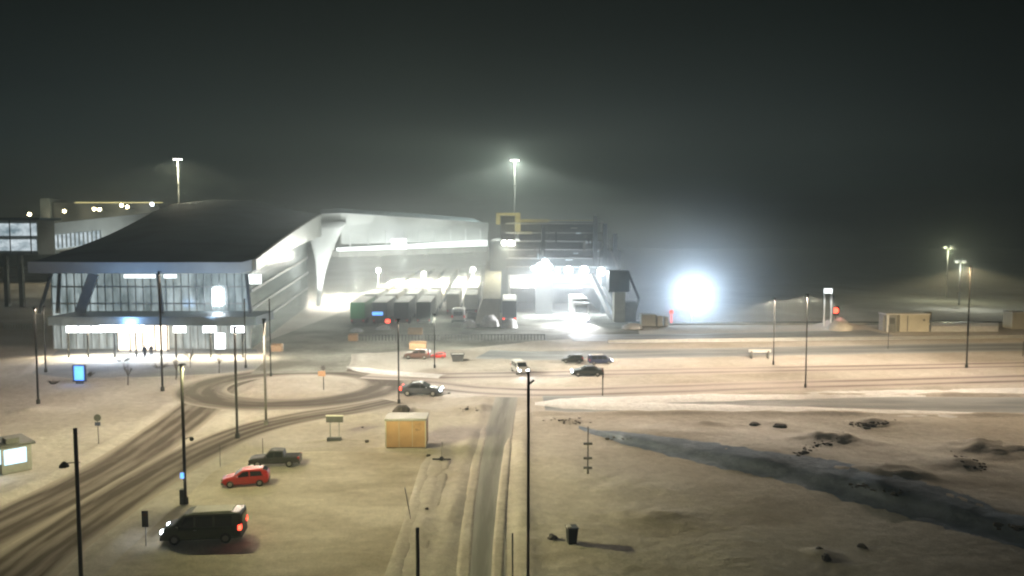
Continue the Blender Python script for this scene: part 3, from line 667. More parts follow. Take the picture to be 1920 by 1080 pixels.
m_.f += [tuple(off + j for j in reversed(f)) for f in m_.f[:]]
m_.build('roof', M['roof'], T, True)
# fascias: front band and rising right edge
def ribbon(name, top, thick, out, m, par=T, hgt=None):
    b_ = MB(); n_ = len(top); hs = hgt or [thick] * n_
    for q, h_ in zip(top, hs): b_.v += [q + out, q, q - Vector((0, 0, h_)), q + out * 1.0 - Vector((0, 0, h_))]
    for i in range(n_ - 1):
        for k in range(4): b_.f.append((4 * i + k, 4 * i + (k + 1) % 4, 4 * i + 4 + (k + 1) % 4, 4 * i + 4 + k))
    b_.f += [(0, 1, 2, 3), (4 * n_ - 1, 4 * n_ - 2, 4 * n_ - 3, 4 * n_ - 4)]
    return b_.build(name, m, par)
up = Vector((0, 0, .12))
ribbon('front_fascia', [q + up for q in front], 1.75, Vector((0, -.5, 0)), M['fascia'])
redge = [rows_[k][-1] + up for k in range(NR + 1)]
ribbon('side_fascia', redge, 2.0, Vector((.6, -.1, 0)), M['fascia'], hgt=[1.8 + 4.0 * (k / NR) ** 1.2 for k in range(NR + 1)])
# back wing edge running right
wt = [D(600, 402, 212), D(640, 400, 213), D(700, 404, 217), D(800, 410, 228), D(915, 419, 245)]
ribbon('wing_fascia', [q + up for q in wt], 2.2, Vector((.1, -.7, 0)), M['fascia'], hgt=[3.2, 3.4, 2.2, 1.9, 1.5])
b_ = MB(); n_ = len(wt)
for q in wt: b_.v += [q - Vector((0, 0, .5)), q + Vector((-6, 26, 2)), q + Vector((-6, 26, 1)), q - Vector((0, 0, 1.4))]
for i in range(n_ - 1):
    for k in range(4): b_.f.append((4 * i + k, 4 * i + (k + 1) % 4, 4 * i + 4 + (k + 1) % 4, 4 * i + 4 + k))
b_.build('wing_roof', M['roof'], T)
# wing: recessed wall, gallery with light strip, floor slab
def wallquad(name, a, b2, z0a, z1a, z0b, z1b, th, m, par=T):
    d = (b2 - a); d.z = 0; d.normalize(); nr = Vector((-d.y, d.x, 0)) * th
    A_, B_ = Vector((a.x, a.y, 0)), Vector((b2.x, b2.y, 0)); v = []
    for q, z0, z1 in ((A_, z0a, z1a), (B_, z0b, z1b)): v += [q + Vector((0, 0, z0)), q + Vector((0, 0, z1)), q + nr + Vector((0, 0, z1)), q + nr + Vector((0, 0, z0))]
    return MB().add(v, [(0, 4, 5, 1), (1, 5, 6, 2), (2, 6, 7, 3), (3, 7, 4, 0), (0, 1, 2, 3), (7, 6, 5, 4)]).build(name, m, par)
ga, gb = D(636, 468, 217), D(914, 452, 248)
def gy(y0, y1): return D(0, y0, 217).z, D(0, y1, 217).z
z = lambda y, Y_: D(0, y, Y_).z
wallquad('gallery_wall', ga + Vector((0, 3, 0)), gb + Vector((0, 3, 0)), z(458, 217), z(404, 217), z(452, 248), z(420, 248), .4, M['fascia'])
wallquad('gallery_light_strip', ga + Vector((0, .4, 0)), gb + Vector((0, .4, 0)), z(471, 217), z(465, 217), z(461, 248), z(450, 248), 2, M['g_strip'])
wallquad('gallery_floor', ga, gb, z(482, 217), z(471.3, 217), z(472, 248), z(461.3, 248), 6, M['concrete'])
for i in range(9):
    q = ga.lerp(gb, (i + .5) / 9); zz = z(470, 217) + (z(460, 248) - z(470, 217)) * (i + .5) / 9
    MB().box(q.x - .2, q.x + .2, q.y + 2.45, q.y + 2.9, zz + .3, zz + 5.2).build('gallery_post', M['white'], T)
for i in range(6):  # unseen lamps added under the gallery to brighten the truck roofs and yard
    q = ga.lerp(gb, (i + .6) / 6.4); zz = z(482, 217) + (z(472, 248) - z(482, 217)) * (i + .6) / 6.4
    MB().box(q.x - .4, q.x + .4, q.y + 1, q.y + 1.5, zz - .25, zz - .02).build('added_lamp_box', M['dgrey'], T)
    spot(T, (q.x, q.y + .8, zz - .4), (q.x + 1, q.y - 14, 0), 6000, (1, .99, .86), 150, .9, .4); spot(T, (q.x, q.y - .4, zz + .6), (q.x * .75 - 5, q.y - 42, 3), 32000, (1, .99, .86), 62, .9, .4); spot(T, (q.x, q.y + 2.5, zz - .4), (q.x + 2, q.y + 22, 0), 7000, (1, .98, .84), 140, .9, .4)
q = D(748, 457, 226); MB().box(q.x - 2, q.x + 2, q.y - .5, q.y + .5, q.z - 1.5, q.z + 1.4).build('light_box', M['g_sign'], T)
# tapering white column
cb, ct_ = D(597, 572, 210), D(610, 420, 212)
rings = []
for s_ in np.linspace(0, 1, 12):
    c = Vector((cb.x + (ct_.x - cb.x) * s_, 210 + 2 * s_, .0 + 22.0 * s_)); rx_ = .55 + 5.2 * s_ ** 2.2; ry_ = .5 + 1.6 * s_
    rings.append([c + Vector((rx_ * math.cos(a), ry_ * math.sin(a), 0)) for a in np.linspace(0, 2 * math.pi, 17)[:-1]])
o = MB().loft(rings).build('tapered_column', M['white'], T, True)
spot(T, (cb.x + 1.5, 203, .8), (cb.x + .5, 211, 12), 30000, (.95, 1, .97), 60, .8, .3)
spot(T, (cb.x + 12, 198, 9), (cb.x + 14, 212, 20), 20000, (.95, 1, .97), 80, .9, .3)
# front glass wall, floors, mullions, posts
yg = YF + 5
fx0, fx1 = D(100, 600, yg).x, D(470, 600, yg).x
MB().box(fx0, fx1, yg, yg + .2, 5.4, 13.0).build('front_glass', M['facade'], T)
MB().box(fx0, fx1, yg - .05, yg + .15, .15, 5.1).build('ground_floor_glass', M['ground_floor'], T)
b_ = MB()
for i in range(27): xx = fx0 + (fx1 - fx0) * i / 26; b_.box(xx - .07, xx + .07, yg - .22, yg - .06, .1, 13)
for zz in (7.6, 10.4): b_.box(fx0, fx1, yg - .26, yg - .23, zz, zz + .25)
b_.build('mullions', M['grey'], T)
MB().box(fx0 + .5, fx1, YF + 1.2, yg - .3, 12.9, 13.05).build('soffit', M['grey'], T)
sx0, sx1 = D(467, 600, yg), D(592, 600, 208)
wallquad('side_glass', Vector((fx1 + .1, yg, 0)), Vector((sx1.x - 2, 208, 0)), .2, 12.8, .2, 17, .3, M['facade_g'])
for zz in (3.6, 6.6, 9.6): wallquad('side_floor_edge', Vector((fx1 + .35, yg, 0)), Vector((sx1.x - 1.7, 208, 0)), zz, zz + .45, zz * 1.3, zz * 1.3 + .5, .3, M['grey'])
wallquad('left_wall', Vector((fx0 - 14, 205, 0)), Vector((fx0 - .1, yg, 0)), .2, 14, .2, 12.6, .3, M['concrete'])
# canopy over the doors
cx0, cx1 = D(92, 600, 124).x, D(482, 600, 124).x
MB().box(cx0, cx1, 123.6, yg - .3, 5.15, 6.5).build('canopy', M['ship'], T)
for px in (128, 165, 215, 255, 330, 395, 455): xx = D(px, 650, 124.6).x; MB().bar((xx, 124.6, 0), (xx, 124.6, 5.1), .14, .14, 8).build('canopy_post', M['steel'], T)
for a_, b2 in ((124, 144), (148, 168), (172, 191), (325, 348), (380, 405), (433, 459)):
    x0_, x1_ = D(a_, 620, 124).x, D(b2, 620, 124).x
    MB().box(x0_, x1_, 124.0, 124.25, 4.0, 5.0).build('light_box_sign', M['g_sign'], T)
x0_, x1_ = D(197, 620, 127).x, D(300, 620, 127).x
MB().box(x0_ + .3, x1_ - .3, 130.5, 130.8, .3, 5.0).build('entrance_hall', M['g_hall'], T)
MB().box(x0_ + .6, x1_ - 1.2, 124.05, 124.4, 4.15, 5.05).build('entrance_light', M['g_cool'], T)
for xx in np.linspace(x0_ + .3, x1_ - .3, 5): MB().box(xx - .08, xx + .08, 130.2, 130.45, 0, 5).build('door_frame', M['dgrey'], T)
xx = D(408, 560, yg - .6).x; MB().box(xx - .7, xx + .7, yg - .75, yg - .45, 7.4, 10.2).build('hanging_screen', M['g_cool'], T)
xx = D(412, 640, 123).x; MB().box(xx - .75, xx + .75, 123.0, 123.25, 1.6, 4.0).build('advert_screen', M['g_sign'], T)
xx = D(485, 515, yg - .6).x; MB().box(xx - 1.6, xx + .4, yg - .75, yg - .45, 11.0, 12.6).build('window_sign', M['g_strip'], T)
for a_, b2 in ((232, 290), (307, 330)):
    MB().box(D(a_, 515, 129.4).x, D(b2, 515, 129.4).x, 129.4, 129.7, 12.15, 12.75).build('ceiling_light', M['g_strip'], T)
for px0, px1, wd in ((296, 305, .5), (462, 470, .5), (96, 74, .45), (112, 108, .45), (176, 150, 1.6)):
    a_, b2 = D(px0, 512, 129.0), D(px1, 600, 129.0); MB().beam(Vector((a_.x, 129, 12.9)), Vector((b2.x, 129, 6.5)), .35, wd).build('slanted_column', M['concrete'] if wd > 1 else M['dgrey'], T)
for i, px in enumerate((135, 180, 247, 340, 400, 450)):
    spot(T, (D(px, 650, 124).x, 125.5, 4.9), (D(px, 650, 124).x, 122.5, 0), 6000 if px != 247 else 9000, (1, .82, .55) if px != 247 else (.85, .92, 1), 150, .8, .4)
spot(T, (D(247, 650, 124).x, 122.5, 5.2), (D(247, 650, 124).x, 127, 8), 2600, (.35, .6, 1), 140, 1, .5)  # blue spots added to tint the canopy and front, no fixtures
spot(T, (D(400, 650, 124).x, 122.5, 6.9), (D(400, 650, 124).x, 130, 12), 2000, (.5, .7, 1), 140, 1, .5)
spot(T, (fx1 + 9, 150, 5), (fx1 + 1, 176, 18), 15000, (.93, 1, .95), 110, 1, .5)  # from here spots added to brighten the fascias and wing, no fixtures
spot(T, (cb.x + 34, 210, 10), (cb.x + 34, 232, 20), 18000, (.93, 1, .96), 80, 1, .5)
spot(T, (D(520, 640, 124).x, 118, 1), (D(520, 600, 124).x, 140, 14), 3000, (.95, 1, .93), 120, 1, .5)
point(T, (D(247, 650, 124).x, 119.5, 6.2), 1300, (.28, .52, 1), .6)  # blue fill added before the entrance, no fixture
spot(T, (-27, 196, 10), (-29, 219, 23), 16000, (.9, 1, .96), 120, 1, .5)
spot(T, (-33, 170, 9), (-46, 190, 20), 9000, (.93, 1, .96), 110, 1, .5)
# left wing behind the roof
LW = thing('terminal_wing', 'white pier building with two glowing window bands at the left edge', 'building')
YW = 205
def pbox(name, px0, px1, y0, y1, Y_, dep, m, par):
    a, b2 = D(px0, y0, Y_), D(px1, y1, Y_); return MB().box(a.x, b2.x, Y_, Y_ + dep, b2.z, a.z).build(name, m, par)
pbox('wall', -120, 71, 413, 478, YW, 8, M['grey'], LW)
pbox('upper_windows', -110, 68, 419, 442, YW - .3, .28, M['wing'], LW); pbox('lower_windows', -110, 68, 449, 470, YW - .3, .28, M['wing'], LW)
pbox('roof_slab', -125, 74, 408, 412.8, YW - .8, 10, M['roof'], LW)
for px in (16, 55): pbox('window_post', px, px + 4, 413, 476, YW - .7, .3, M['dgrey'], LW)
for px in (-60, 8, 36): a = D(px, 480, YW + 2); MB().box(a.x - .5, a.x + .5, YW + 2, YW + 3, 0, D(0, 478.5, YW + 2).z).build('support', M['concrete'], LW)
PB = thing('passenger_bridge', 'white boarding bridge with sloping top and slit windows above the terminal roof', 'bridge')
YP = 236
a, b2, c, d = D(88, 420, YP), D(290, 398, YP), D(290, 440, YP), D(92, 472, YP)
MB().add([a, b2, c, d] + [q + Vector((0, 6, 0)) for q in (a, b2, c, d)], [(0, 1, 2, 3), (7, 6, 5, 4), (0, 4, 5, 1), (1, 5, 6, 2), (2, 6, 7, 3), (3, 7, 4, 0)]).build('bridge_shell', M['fascia'], PB)
a, b2, c, d = D(97, 441, YP - .2), D(190, 432, YP - .2), D(190, 455, YP - .2), D(97, 468, YP - .2)
MB().add([a, b2, c, d], [(3, 2, 1, 0)]).build('window_band', M['wing'], PB)
for i in range(12): px = 100 + i * 8; a = D(px, 440, YP - .5); MB().box(a.x - .18, a.x + .18, YP - .55, YP - .3, D(0, 466 - i, YP).z, D(0, 441 - i * .8, YP).z).build('window_fin', M['grey'], PB)
for px in (105, 240): a = D(px, 470, YP + 2); MB().box(a.x - .6, a.x + .6, YP + 2, YP + 3, 0, a.z).build('support', M['concrete'], PB)
spot(PB, (D(150, 470, YP - 16).x, YP - 16, 9), (D(170, 440, YP).x, YP, 17), 9000, (.9, 1, .97), 120, 1, .5)
# second ship behind the terminal
S2 = thing('moored_ship', 'dark ship with yellow deck lamps moored behind the terminal roof', 'ship')
YS = 300
pbox('hull', -60, 330, 420, 500, YS, 24, M['shipdark'], S2); pbox('superstructure', 96, 300, 380, 419.5, YS + 2, 20, M['shipdark'], S2)
pbox('bridge_house', 74, 95.5, 372, 419.5, YS + 1, 12, M['ship'], S2)
pbox('deck_rail', 140, 305, 379, 380.6, YS + 1.5, .2, M['g_yel'], S2)
for i, (px, py, mm) in enumerate(((57, 402, 'g_warm'), (122, 396, 'g_warm'), (178, 392, 'g_warm'), (188, 393, 'g_warm'), (229, 385, 'g_warm'), (240, 388, 'g_warm'), (286, 383, 'g_cool'))):
    a = D(px, py, YS - 3); h_ = MB().box(a.x - .5, a.x + .5, YS - 3, YS - 2.4, a.z - .5, a.z + .5).build('deck_lamp', M['dgrey'], S2)
    MB().ball((a.x, YS - 3.5, a.z), .62).build('lamp_glass', M[mm], h_)
    MB().bar((a.x, YS - 2.5, a.z), (a.x, YS + 2.6, a.z - .5), .2, .2, 6).build('lamp_arm', M['dgrey'], S2)
    point(S2, (a.x, YS - 4.5, a.z), 1500, (1, .85, .55) if mm == 'g_warm' else (.8, .85, 1))

# ------------------------------------------------------------------ ferry with open stern
FE = thing('ferry', 'large dark ferry seen from its open stern, with yellow funnel frame and white floodlights', 'ship')
YFs = 192
pbox('hull_side', 918, 952, 452, 612, YFs, 60, M['ship'], FE); pbox('hull_side', 1128, 1157, 470, 612, YFs, 60, M['ship'], FE)
pbox('deck_block', 952.5, 1127.5, 452, 515, YFs + 3, 55, M['ship'], FE)
pbox('upper_deck', 975, 1120, 416, 451, YFs + 6, 40, M['shipdark'], FE)
for y_ in (418, 436, 452, 468, 484, 500):
    pbox('deck_edge', 948, 1140, y_, y_ + 1.8, YFs - .6, 3.4, M['grey'], FE)
for px, y0 in ((1113, 404), (1131, 420), (1150, 438), (1015, 420)): pbox('vent_post', px, px + 7, y0, 500, YFs - 1.4, 1, M['shipdark'], FE)
pbox('garage_wall', 952.5, 1127.5, 516, 600, YFs + 26, .5, M['grey'], FE); pbox('garage_side', 953, 957, 516, 606, YFs + .3, 25, M['white'], FE)
pbox('garage_deck', 957.5, 1127, 540, 545, YFs + 2, 20, M['grey'], FE)
pbox('garage_post', 1004, 1036, 516, 602, YFs - 2.5, 2, M['grey'], FE)
random.seed(21)
for k in range(16):
    x_, y_ = random.uniform(985, 1125), random.uniform(424, 498); w_, h_ = (random.uniform(4, 18), random.uniform(2, 5)) if random.random() < .5 else (random.uniform(2, 4), random.uniform(8, 22))
    pbox('deck_gear', x_, x_ + w_, y_, min(y_ + h_, 510), YFs - 2.2 - k * .12, .1 + random.random() * .5, M[random.choice(['ship', 'shipdark', 'grey', 'galv', 'wing'])], FE)
for k in range(5): MB().beam(D(1135 + k * 6, 452 + k * 13, YFs - 1.5), D(1150 + k * 5, 478 + k * 14, YFs - 1.5), .25, .25).build('stair_brace', M['galv'], FE)
# funnel frame in yellow
for x0, x1, y0, y1 in ((930, 976, 399, 404), (930, 938, 404.3, 421), (966, 976, 404.3, 434)): pbox('funnel_frame', x0, x1, y0, y1, YFs + 1, 3, M['yellow'], FE)
pbox('funnel_cap', 939, 965, 405, 451, YFs + 4, 6, M['shipdark'], FE)
pbox('crane_boom', 976.5, 1030, 411, 417, YFs + 1.5, 1, M['yellow'], FE); pbox('crane_boom', 968, 998, 434.5, 439, YFs + 1.5, 1, M['yellow'], FE)
pbox('boom_tip', 1030.3, 1112, 412.5, 414, YFs + 1.7, .5, M['yellow'], FE)
pbox('stern_mast', 1127, 1131, 415, 434, YFs + .5, .5, M['white'], FE)
spot(FE, (D(960, 380, YFs - 3).x, YFs - 8, 20.5), (D(985, 410, YFs).x, YFs + 3, 22.5), 2200, (1, .92, .5), 120, 1, .3)
for px, py, s_ in ((945, 455, .6), (956, 455, .65), (961, 456, .6), (1012, 498, .75), (1022, 492, .85), (1030, 500, .7), (1000, 503, .5), (1066, 507, 1.0), (1095, 507, 1.05), (1127, 509, .95), (1046, 508, .45)):
    a = D(px, py, YFs - 2); h_ = MB().box(a.x - .3, a.x + .3, YFs - 1.9, YFs - .7, a.z - .3, a.z + .3).build('floodlight', M['dgrey'], FE)
    MB().ball((a.x, YFs - 2.3, a.z), s_, 12).build('floodlight_lens', M['g_cool' if px > 990 else 'g_white'], h_)
    spot(FE, (a.x, YFs - 3.6, a.z), (a.x, YFs - 15, -1), 9000 * s_ * s_, (.88, .95, 1) if px > 990 else (1, .95, .7), 150, 1, .5)
for px, py in ((1160, 470 + 0), (1163, 520)): pbox('stern_fender', px - 2, px + 4, py, py + 42, YFs - 1, 3, M['shipdark'], FE)
for x_, y_, wdt in ((1075, 474, 9), (1100, 453, 8), (1080, 436, 10), (1118, 470, 5), (1060, 486, 14)): pbox('deck_window', x_, x_ + wdt, y_, y_ + 2.5, YFs - .9, .2, M['wing'], FE)
point(FE, (D(985, 560, YFs + 8).x, YFs + 8, 6), 20000, (1, .96, .9)); point(FE, (D(1085, 560, YFs + 8).x, YFs + 8, 6), 5000, (.95, .95, 1))
# tall beige tower with sloping ramp, beside the ferry
t = thing('ramp_tower', 'tall beige sloping ramp wall between waiting lanes and the ferry', 'ramp')
a = D(922, 612, 172); MB().loft([[D(x, y, Y_) for x, y, Y_ in rr] for rr in (((888, 612, 170), (936, 612, 170), (938, 560, 172), (905, 560, 172)), ((906, 545, 200), (940, 545, 200), (941, 490, 200), (912, 490, 200)))]).build('ramp_wall', M['tan'], t)
t = thing('link_ramp', 'steel loading ramp rising diagonally at the right side of the ferry stern', 'ramp')
MB().beam(D(1152, 605, 178), D(1108, 515, 186), .8, 1.2).build('ramp_girder', M['white'], t); MB().beam(D(1172, 615, 176), D(1130, 540, 186), .8, 1.0).build('ramp_girder', M['grey'], t)
for k in range(7):
    s_ = k / 6; MB().beam(D(1152, 605, 178).lerp(D(1108, 515, 186), s_), D(1172, 615, 176).lerp(D(1130, 540, 186), s_), .2, .2).build('cross_strut', M['galv'], t)
t = thing('hoist_frame', 'beige and dark hoist frame on the quay right of the ferry', 'hoist')
pbox('frame_leg', 1152, 1172, 548, 612, 172, 3, M['tan'], t); pbox('frame_leg', 1173, 1192, 566, 612, 173, 3, M['grey'], t)
pbox('machine_house', 1142, 1180, 508, 547.5, 173, 4, M['ship'], t); MB().beam(D(1178, 512, 175), D(1198, 560, 175), .5, .5).build('brace', M['steel'], t)
MB().beam(D(1198, 560, 175), D(1186, 600, 175), .5, .5).build('brace', M['galv'], t)
for px, w_, h_, lab in ((1203, 26, 22, 'pale cargo crate on the quay next to the hoist frame'), (1232, 10, 20, 'small white cargo crate, second from the hoist frame'), (1247, 6, 18, 'narrow white cargo crate just left of the dazzling floodlight')):
    p = G(px + w_ / 2, 613); t = thing('cargo_crate', lab, 'crate', (p.x, p.y, .02), 0, 'crates on the quay'); ww = w_ / 9 / 2
    MB().box(-ww, ww, 0, 2.2, .15, h_ / 9.).build('crate_body', M['ltarp'], t); MB().box(-ww, ww, 0, 2.2, h_ / 9. + .003, h_ / 9. + .12).build('roof_snow', M['snowcap'], t)
    MB().box(-ww * .8, ww * .8, .1, 2.1, 0, .147).build('skid', M['dgrey'], t)
# snow heaps in front of the yard
def heap(px, py, r, h, label, m='bank', jit=.25):
    p = on(px, py); o = MB(); o.ball((0, 0, 0), r, 16, h / r, jit); ob = o.build('snow_heap', M[m], smooth=True); ob.location = (p.x, p.y, p.z - .05)
    return tag(ob, label, 'snow heap', 'heaps of snow')
heap(918, 612, 1.9, 2.4, 'round bright snow heap left of the ferry ramp'); heap(955, 614, 1.7, 1.9, 'snow heap directly in front of the ferry garage')
heap(880, 614, 1.6, 1.7, 'snow heap behind the white van'); heap(1185, 616, 2, 1.2, 'low snow heap at the foot of the hoist frame')
heap(720, 618, 1.5, .9, 'low snow heap behind the dark truck trailer'); heap(668, 622, 1.3, .8, 'small snow heap behind the green truck trailer')

# ------------------------------------------------------------------ dazzling floodlight on the quay
t = thing('floodlight_tower', 'dazzling white floodlight tower glaring towards the viewer on the quay', 'floodlight')
YL = 178; a = a_fl = D(1299, 552, YL); t.location = (a.x, YL, 0)
MB().bar((0, 1, -1.4), (0, 1, a.z + 3.5), .3, .22, 8).build('shaft', M['galv'], t)
for i in range(3):
    MB().box(-2.6, 2.6, .6, .8, a.z - 2.7 + i * 2.6, a.z - 2.5 + i * 2.6).build('crossbar', M['galv'], t)
    for k in range(4):
        x, zz = -2.1 + k * 1.4, a.z - 2.6 + i * 2.6
        h_ = MB().box(x - .55, x + .55, .1, .58, zz - .6, zz + .6).build('floodlight', M['galv'], t); MB().bar((x, -.02, zz), (x, .08, zz), .52, .52, 16).build('lens', M['g_cool'], h_)
spot(t, (0, -.8, a.z), (-a.x * .5, -60, a.z + 17), 9000, (.78, .9, 1), 70, 1, 1.2)
spot(t, (0, -.8, a.z), (-2, -9, 0), 5000, (.78, .9, 1), 130, 1, 1.2)
point(t, (0, -1.6, a.z), 23000, (.62, .80, 1), 1.2)
tag(MB().ball((D(1259, 585, 170).x, 170, D(1259, 585, 170).z), .35).bar((D(1259, 585, 170).x, 170, 0), (D(1259, 585, 170).x, 170, D(1259, 585, 170).z), .06).build('red_beacon', M['g_red']), 'small red beacon just left of the dazzling floodlight', 'beacon')
# lit gantry and signal
p = G(1549, 614); t = thing('portal_frame', 'white lit portal frame standing on the quay left of the red signal', 'gantry', (p.x, p.y, 0))
zt = D(0, 550, p.y).z
for x in (-.5, .9): MB().box(x - .12, x + .12, -.12, .12, 0, zt - .003).build('leg', M['white'], t)
MB().box(-.62, 1.02, -.15, .15, zt, zt + 1.0).build('light_head', M['g_strip'], t); MB().box(1.2, 1.45, -.1, .3, 0, zt - .4).build('post', M['dgrey'], t)
spot(t, (.2, -1.5, zt + .4), (.2, 0, 0), 900, (1, 1, 1), 80, .8, .2)
p = G(1566, 612); t = thing('traffic_signal', 'red glowing signal lamp above the snow pile on the quay', 'signal', (p.x, p.y, 0)); zt = D(0, 583, p.y).z
MB().bar((0, 0, 0), (0, 0, zt - 1), .1).build('post', M['steel'], t); MB().box(-.75, .75, 0, .3, zt - 1, zt + 1).build('housing', M['steel'], t)
MB().bar((0, -.12, zt + .1), (0, -.01, zt + .1), .6, .6, 16).build('signal_lens', M['g_red'], t); point(t, (0, -.8, zt), 70, (1, .12, .08))
heap(1574, 619, 2.4, 1.9, 'dirty pointed snow pile under the red signal lamp', 'snow')
# site cabins
def cabin(px0, px1, y0, y1, label, porch=True):
    p = G((px0 + px1) / 2, y1); s_ = F / p.y; w_ = (px1 - px0) / s_ / 2; h_ = (y1 - y0) / s_
    t = thing('site_cabin', label, 'cabin', (p.x, p.y, 0), 0, 'beige site cabins along the quay')
    MB().box(-w_ * (.35 if porch else 1), w_, 0, 3, .1, h_).build('cabin_wall', M['tan'], t); MB().box(-w_ * 1.03, w_ * 1.02, -.2, 3.1, h_ + .003, h_ + .25).build('roof', M['snowcap'], t)
    MB().bar((w_ * .75, -.02, h_ * .7), (w_ * .75, -.06, h_ * .7), .22).build('vent', M['dgrey'], t); MB().box(-w_ * .02, w_ * .02, -.03, -.003, .15, h_ - .1).build('panel_joint', M['dgrey'], t)
    if porch:
        MB().box(-w_, -w_ * .36, 1.2, 3, .1, h_).build('porch_wall', M['grey'], t); MB().box(-w_ * .95, -w_ * .85, 0, .2, 0, h_ - .003).build('porch_post', M['white'], t)
        MB().box(-w_ * .8, -w_ * .5, .2, .9, 0, h_ * .45).build('generator', M['galv'], t); MB().box(-w_ * .75, -w_ * .45, 1.1, 1.19, .2, h_ * .8).build('door', M['dgrey'], t)
    return t
cabin(1660, 1742, 590, 623, 'beige site cabin with open porch at its left end, on the quay'); cabin(1897, 1975, 587, 618, 'yellowish site cabin cut off by the right picture edge', False)
p = G(1763, 622); t = tag(MB().box(p.x - .8, p.x + .8, p.y + 5, p.y + 5.4, 1.9, 3.4).bar((p.x, p.y + 5.2, 0), (p.x, p.y + 5.2, 2), .08).build('notice_board', M['galv']), 'small pale notice board on a post right of the porch cabin', 'sign')
tag(MB().loft([[G(x, y) + Vector((0, 0, zz)) for x, y, zz in ((px, 622, 0), (px, 620, .9), (px, 613, .9), (px, 611, 0))] for px in (1746, 1780, 1830, 1858, 1872)]).build('snow_ridge', M['bank']), kind='structure')
# lamps lighting this quay side
# ghostly white barrier on the highway
p = on(1424, 672); t = thing('snowy_barrier', 'snow covered road barrier lying on the highway left of a slim pole', 'barrier', (p.x, p.y, p.z))
for s in (-1, 1): MB().box(s * 1.3 - .1, s * 1.3 + .1, -.4, .4, 0, 1.2).build('leg', M['galv'], t)
MB().box(-1.7, 1.7, -.12, .12, .95, 1.25).build('rail', M['white'], t); MB().box(-1.7, 1.7, -.2, .2, 1.253, 1.4).build('snow_cap', M['snowcap'], t)

# ------------------------------------------------------------------ small things
p = on(761, 841); t = thing('equipment_container', 'tan orange plywood container with pale flat lid beside the car park', 'container', (p.x, p.y, p.z), .02)
MB().box(-1.82, 1.82, 0, 2.4, .12, 2.55).build('container_wall', M['orange'], t); MB().box(-1.9, 1.9, -.1, 2.5, 2.553, 2.75).build('lid', M['grey'], t)
MB().box(-1.75, 1.75, .1, 2.3, 0, .117).build('skid', M['steel'], t)
for x in (-1.79, 1.79): MB().box(x - .05, x + .05, -.04, -.003, .15, 2.5).build('corner_trim', M['tan'], t)
for x in (-.6, .6): MB().box(x - .02, x + .02, -.03, -.003, .15, 2.5).build('panel_joint', M['tan'], t)
random.seed(3); b_ = MB()
for k in range(9): x, zz = .95 + random.uniform(-.35, .5), 1.95 + random.uniform(-.3, .3); b_.beam((x, -.012, zz), (x + random.uniform(-.3, .3), -.012, zz + random.uniform(-.25, .2)), .05, .02)
b_.build('paint_scrawl', M['dgrey'], t)
p = on(752, 777); t = tag(MB().ball((0, 0, .35), .95, 10, .7, .3).build('boulder', M['rock']), 'dark boulder behind the plywood container', 'boulder'); t.location = p
p = on(628, 826); t = thing('notice_board', 'wide grey notice board on two pale posts near the roundabout', 'sign', (p.x, p.y, p.z), 0)
for s in (-1, 1): MB().bar((s * .42, 0, -.1), (s * .42, 0, 1.75), .05).build('post', M['grey'], t)
MB().box(-.8, .8, -.05, .05, 1.75, 2.35).build('board', M['dgrey'], t); MB().box(-.82, .82, -.1, .1, 2.353, 2.45).build('snow_cap', M['snowcap'], t)
MB().box(-.7, .6, -.25, .2, -.05, .3).build('foot', M['dgrey'], t)
for px, py, r, lab in ((688, 829, .32, 'dark lump of rubber left of the plywood container'), (680, 802, .22, 'small dark lump in the snow above the rubber lump'), (803, 855, .3, 'dark drum at the corner of the car park'),
                       (1036, 1010, .45, 'dark bush stump near the lower middle of the snow field'), (1548, 1048, .45, 'dark stone at the bottom right of the field'), (1537, 1030, .3, 'small dark stone above the larger bottom stone'),
                       (1617, 1026, .42, 'dark stone alone right of the stone pair'), (168, 702, .45, 'low dark clod beside the blue screen'), (800, 955, .2, 'small greenish clod on the edge strip of the car park'),
                       (842, 738, .25, 'dark lump on the road ahead of the driving car'), (1415, 797, .8, 'dark earthy lump beyond the field, leftmost of the three on the right'), (1463, 801, .9, 'dark earthy lump, middle one of the three on the right')):
    p = on(px, py); r *= .7; o = MB().ball((0, 0, r * .15), r, 8, .75 if r < .5 else .4, .6).build('dark_clod', M['rock']); o.location = p; tag(o, lab, 'clod', 'dark clods in the snow')
random.seed(11)
for (pa, pb, lab, nn, rr) in (((1600, 797), (1670, 792), 'long pile of dark rubble on the far field edge, right side', 16, .5), ((1480, 858), (1590, 815), 'jagged dark rubble line climbing the snow bank', 20, .45),
                              ((1590, 908), (1700, 925), 'dark rubble half buried at the foot of the snow bank', 12, .4), ((1790, 850), (1840, 882), 'dark rubble on the lit snow bank at the right', 10, .42), ((1040, 786), (1090, 793), 'rubble heap right of the middle pole', 12, .35),
                              ((1880, 985), (1920, 990), 'dark rubble at the far right edge', 6, .45), ((1130, 820), (1180, 824), 'small rubble line where the bank begins', 7, .3), ((865, 765), (905, 772), 'small dark rubble beside the top of the path', 8, .3)):
    b_ = MB()
    for k in range(nn * 4):
        s_ = random.random(); q = on(pa[0] + (pb[0] - pa[0]) * s_ + random.gauss(0, 9), pa[1] + (pb[1] - pa[1]) * s_ + random.gauss(0, 2.6)); b_.ball(q, rr * random.uniform(.12, .3 + .6 * random.random() ** 3), 6, .5, .9)
    tag(b_.build('rubble', M['rock']), lab, 'rubble', kind='stuff')
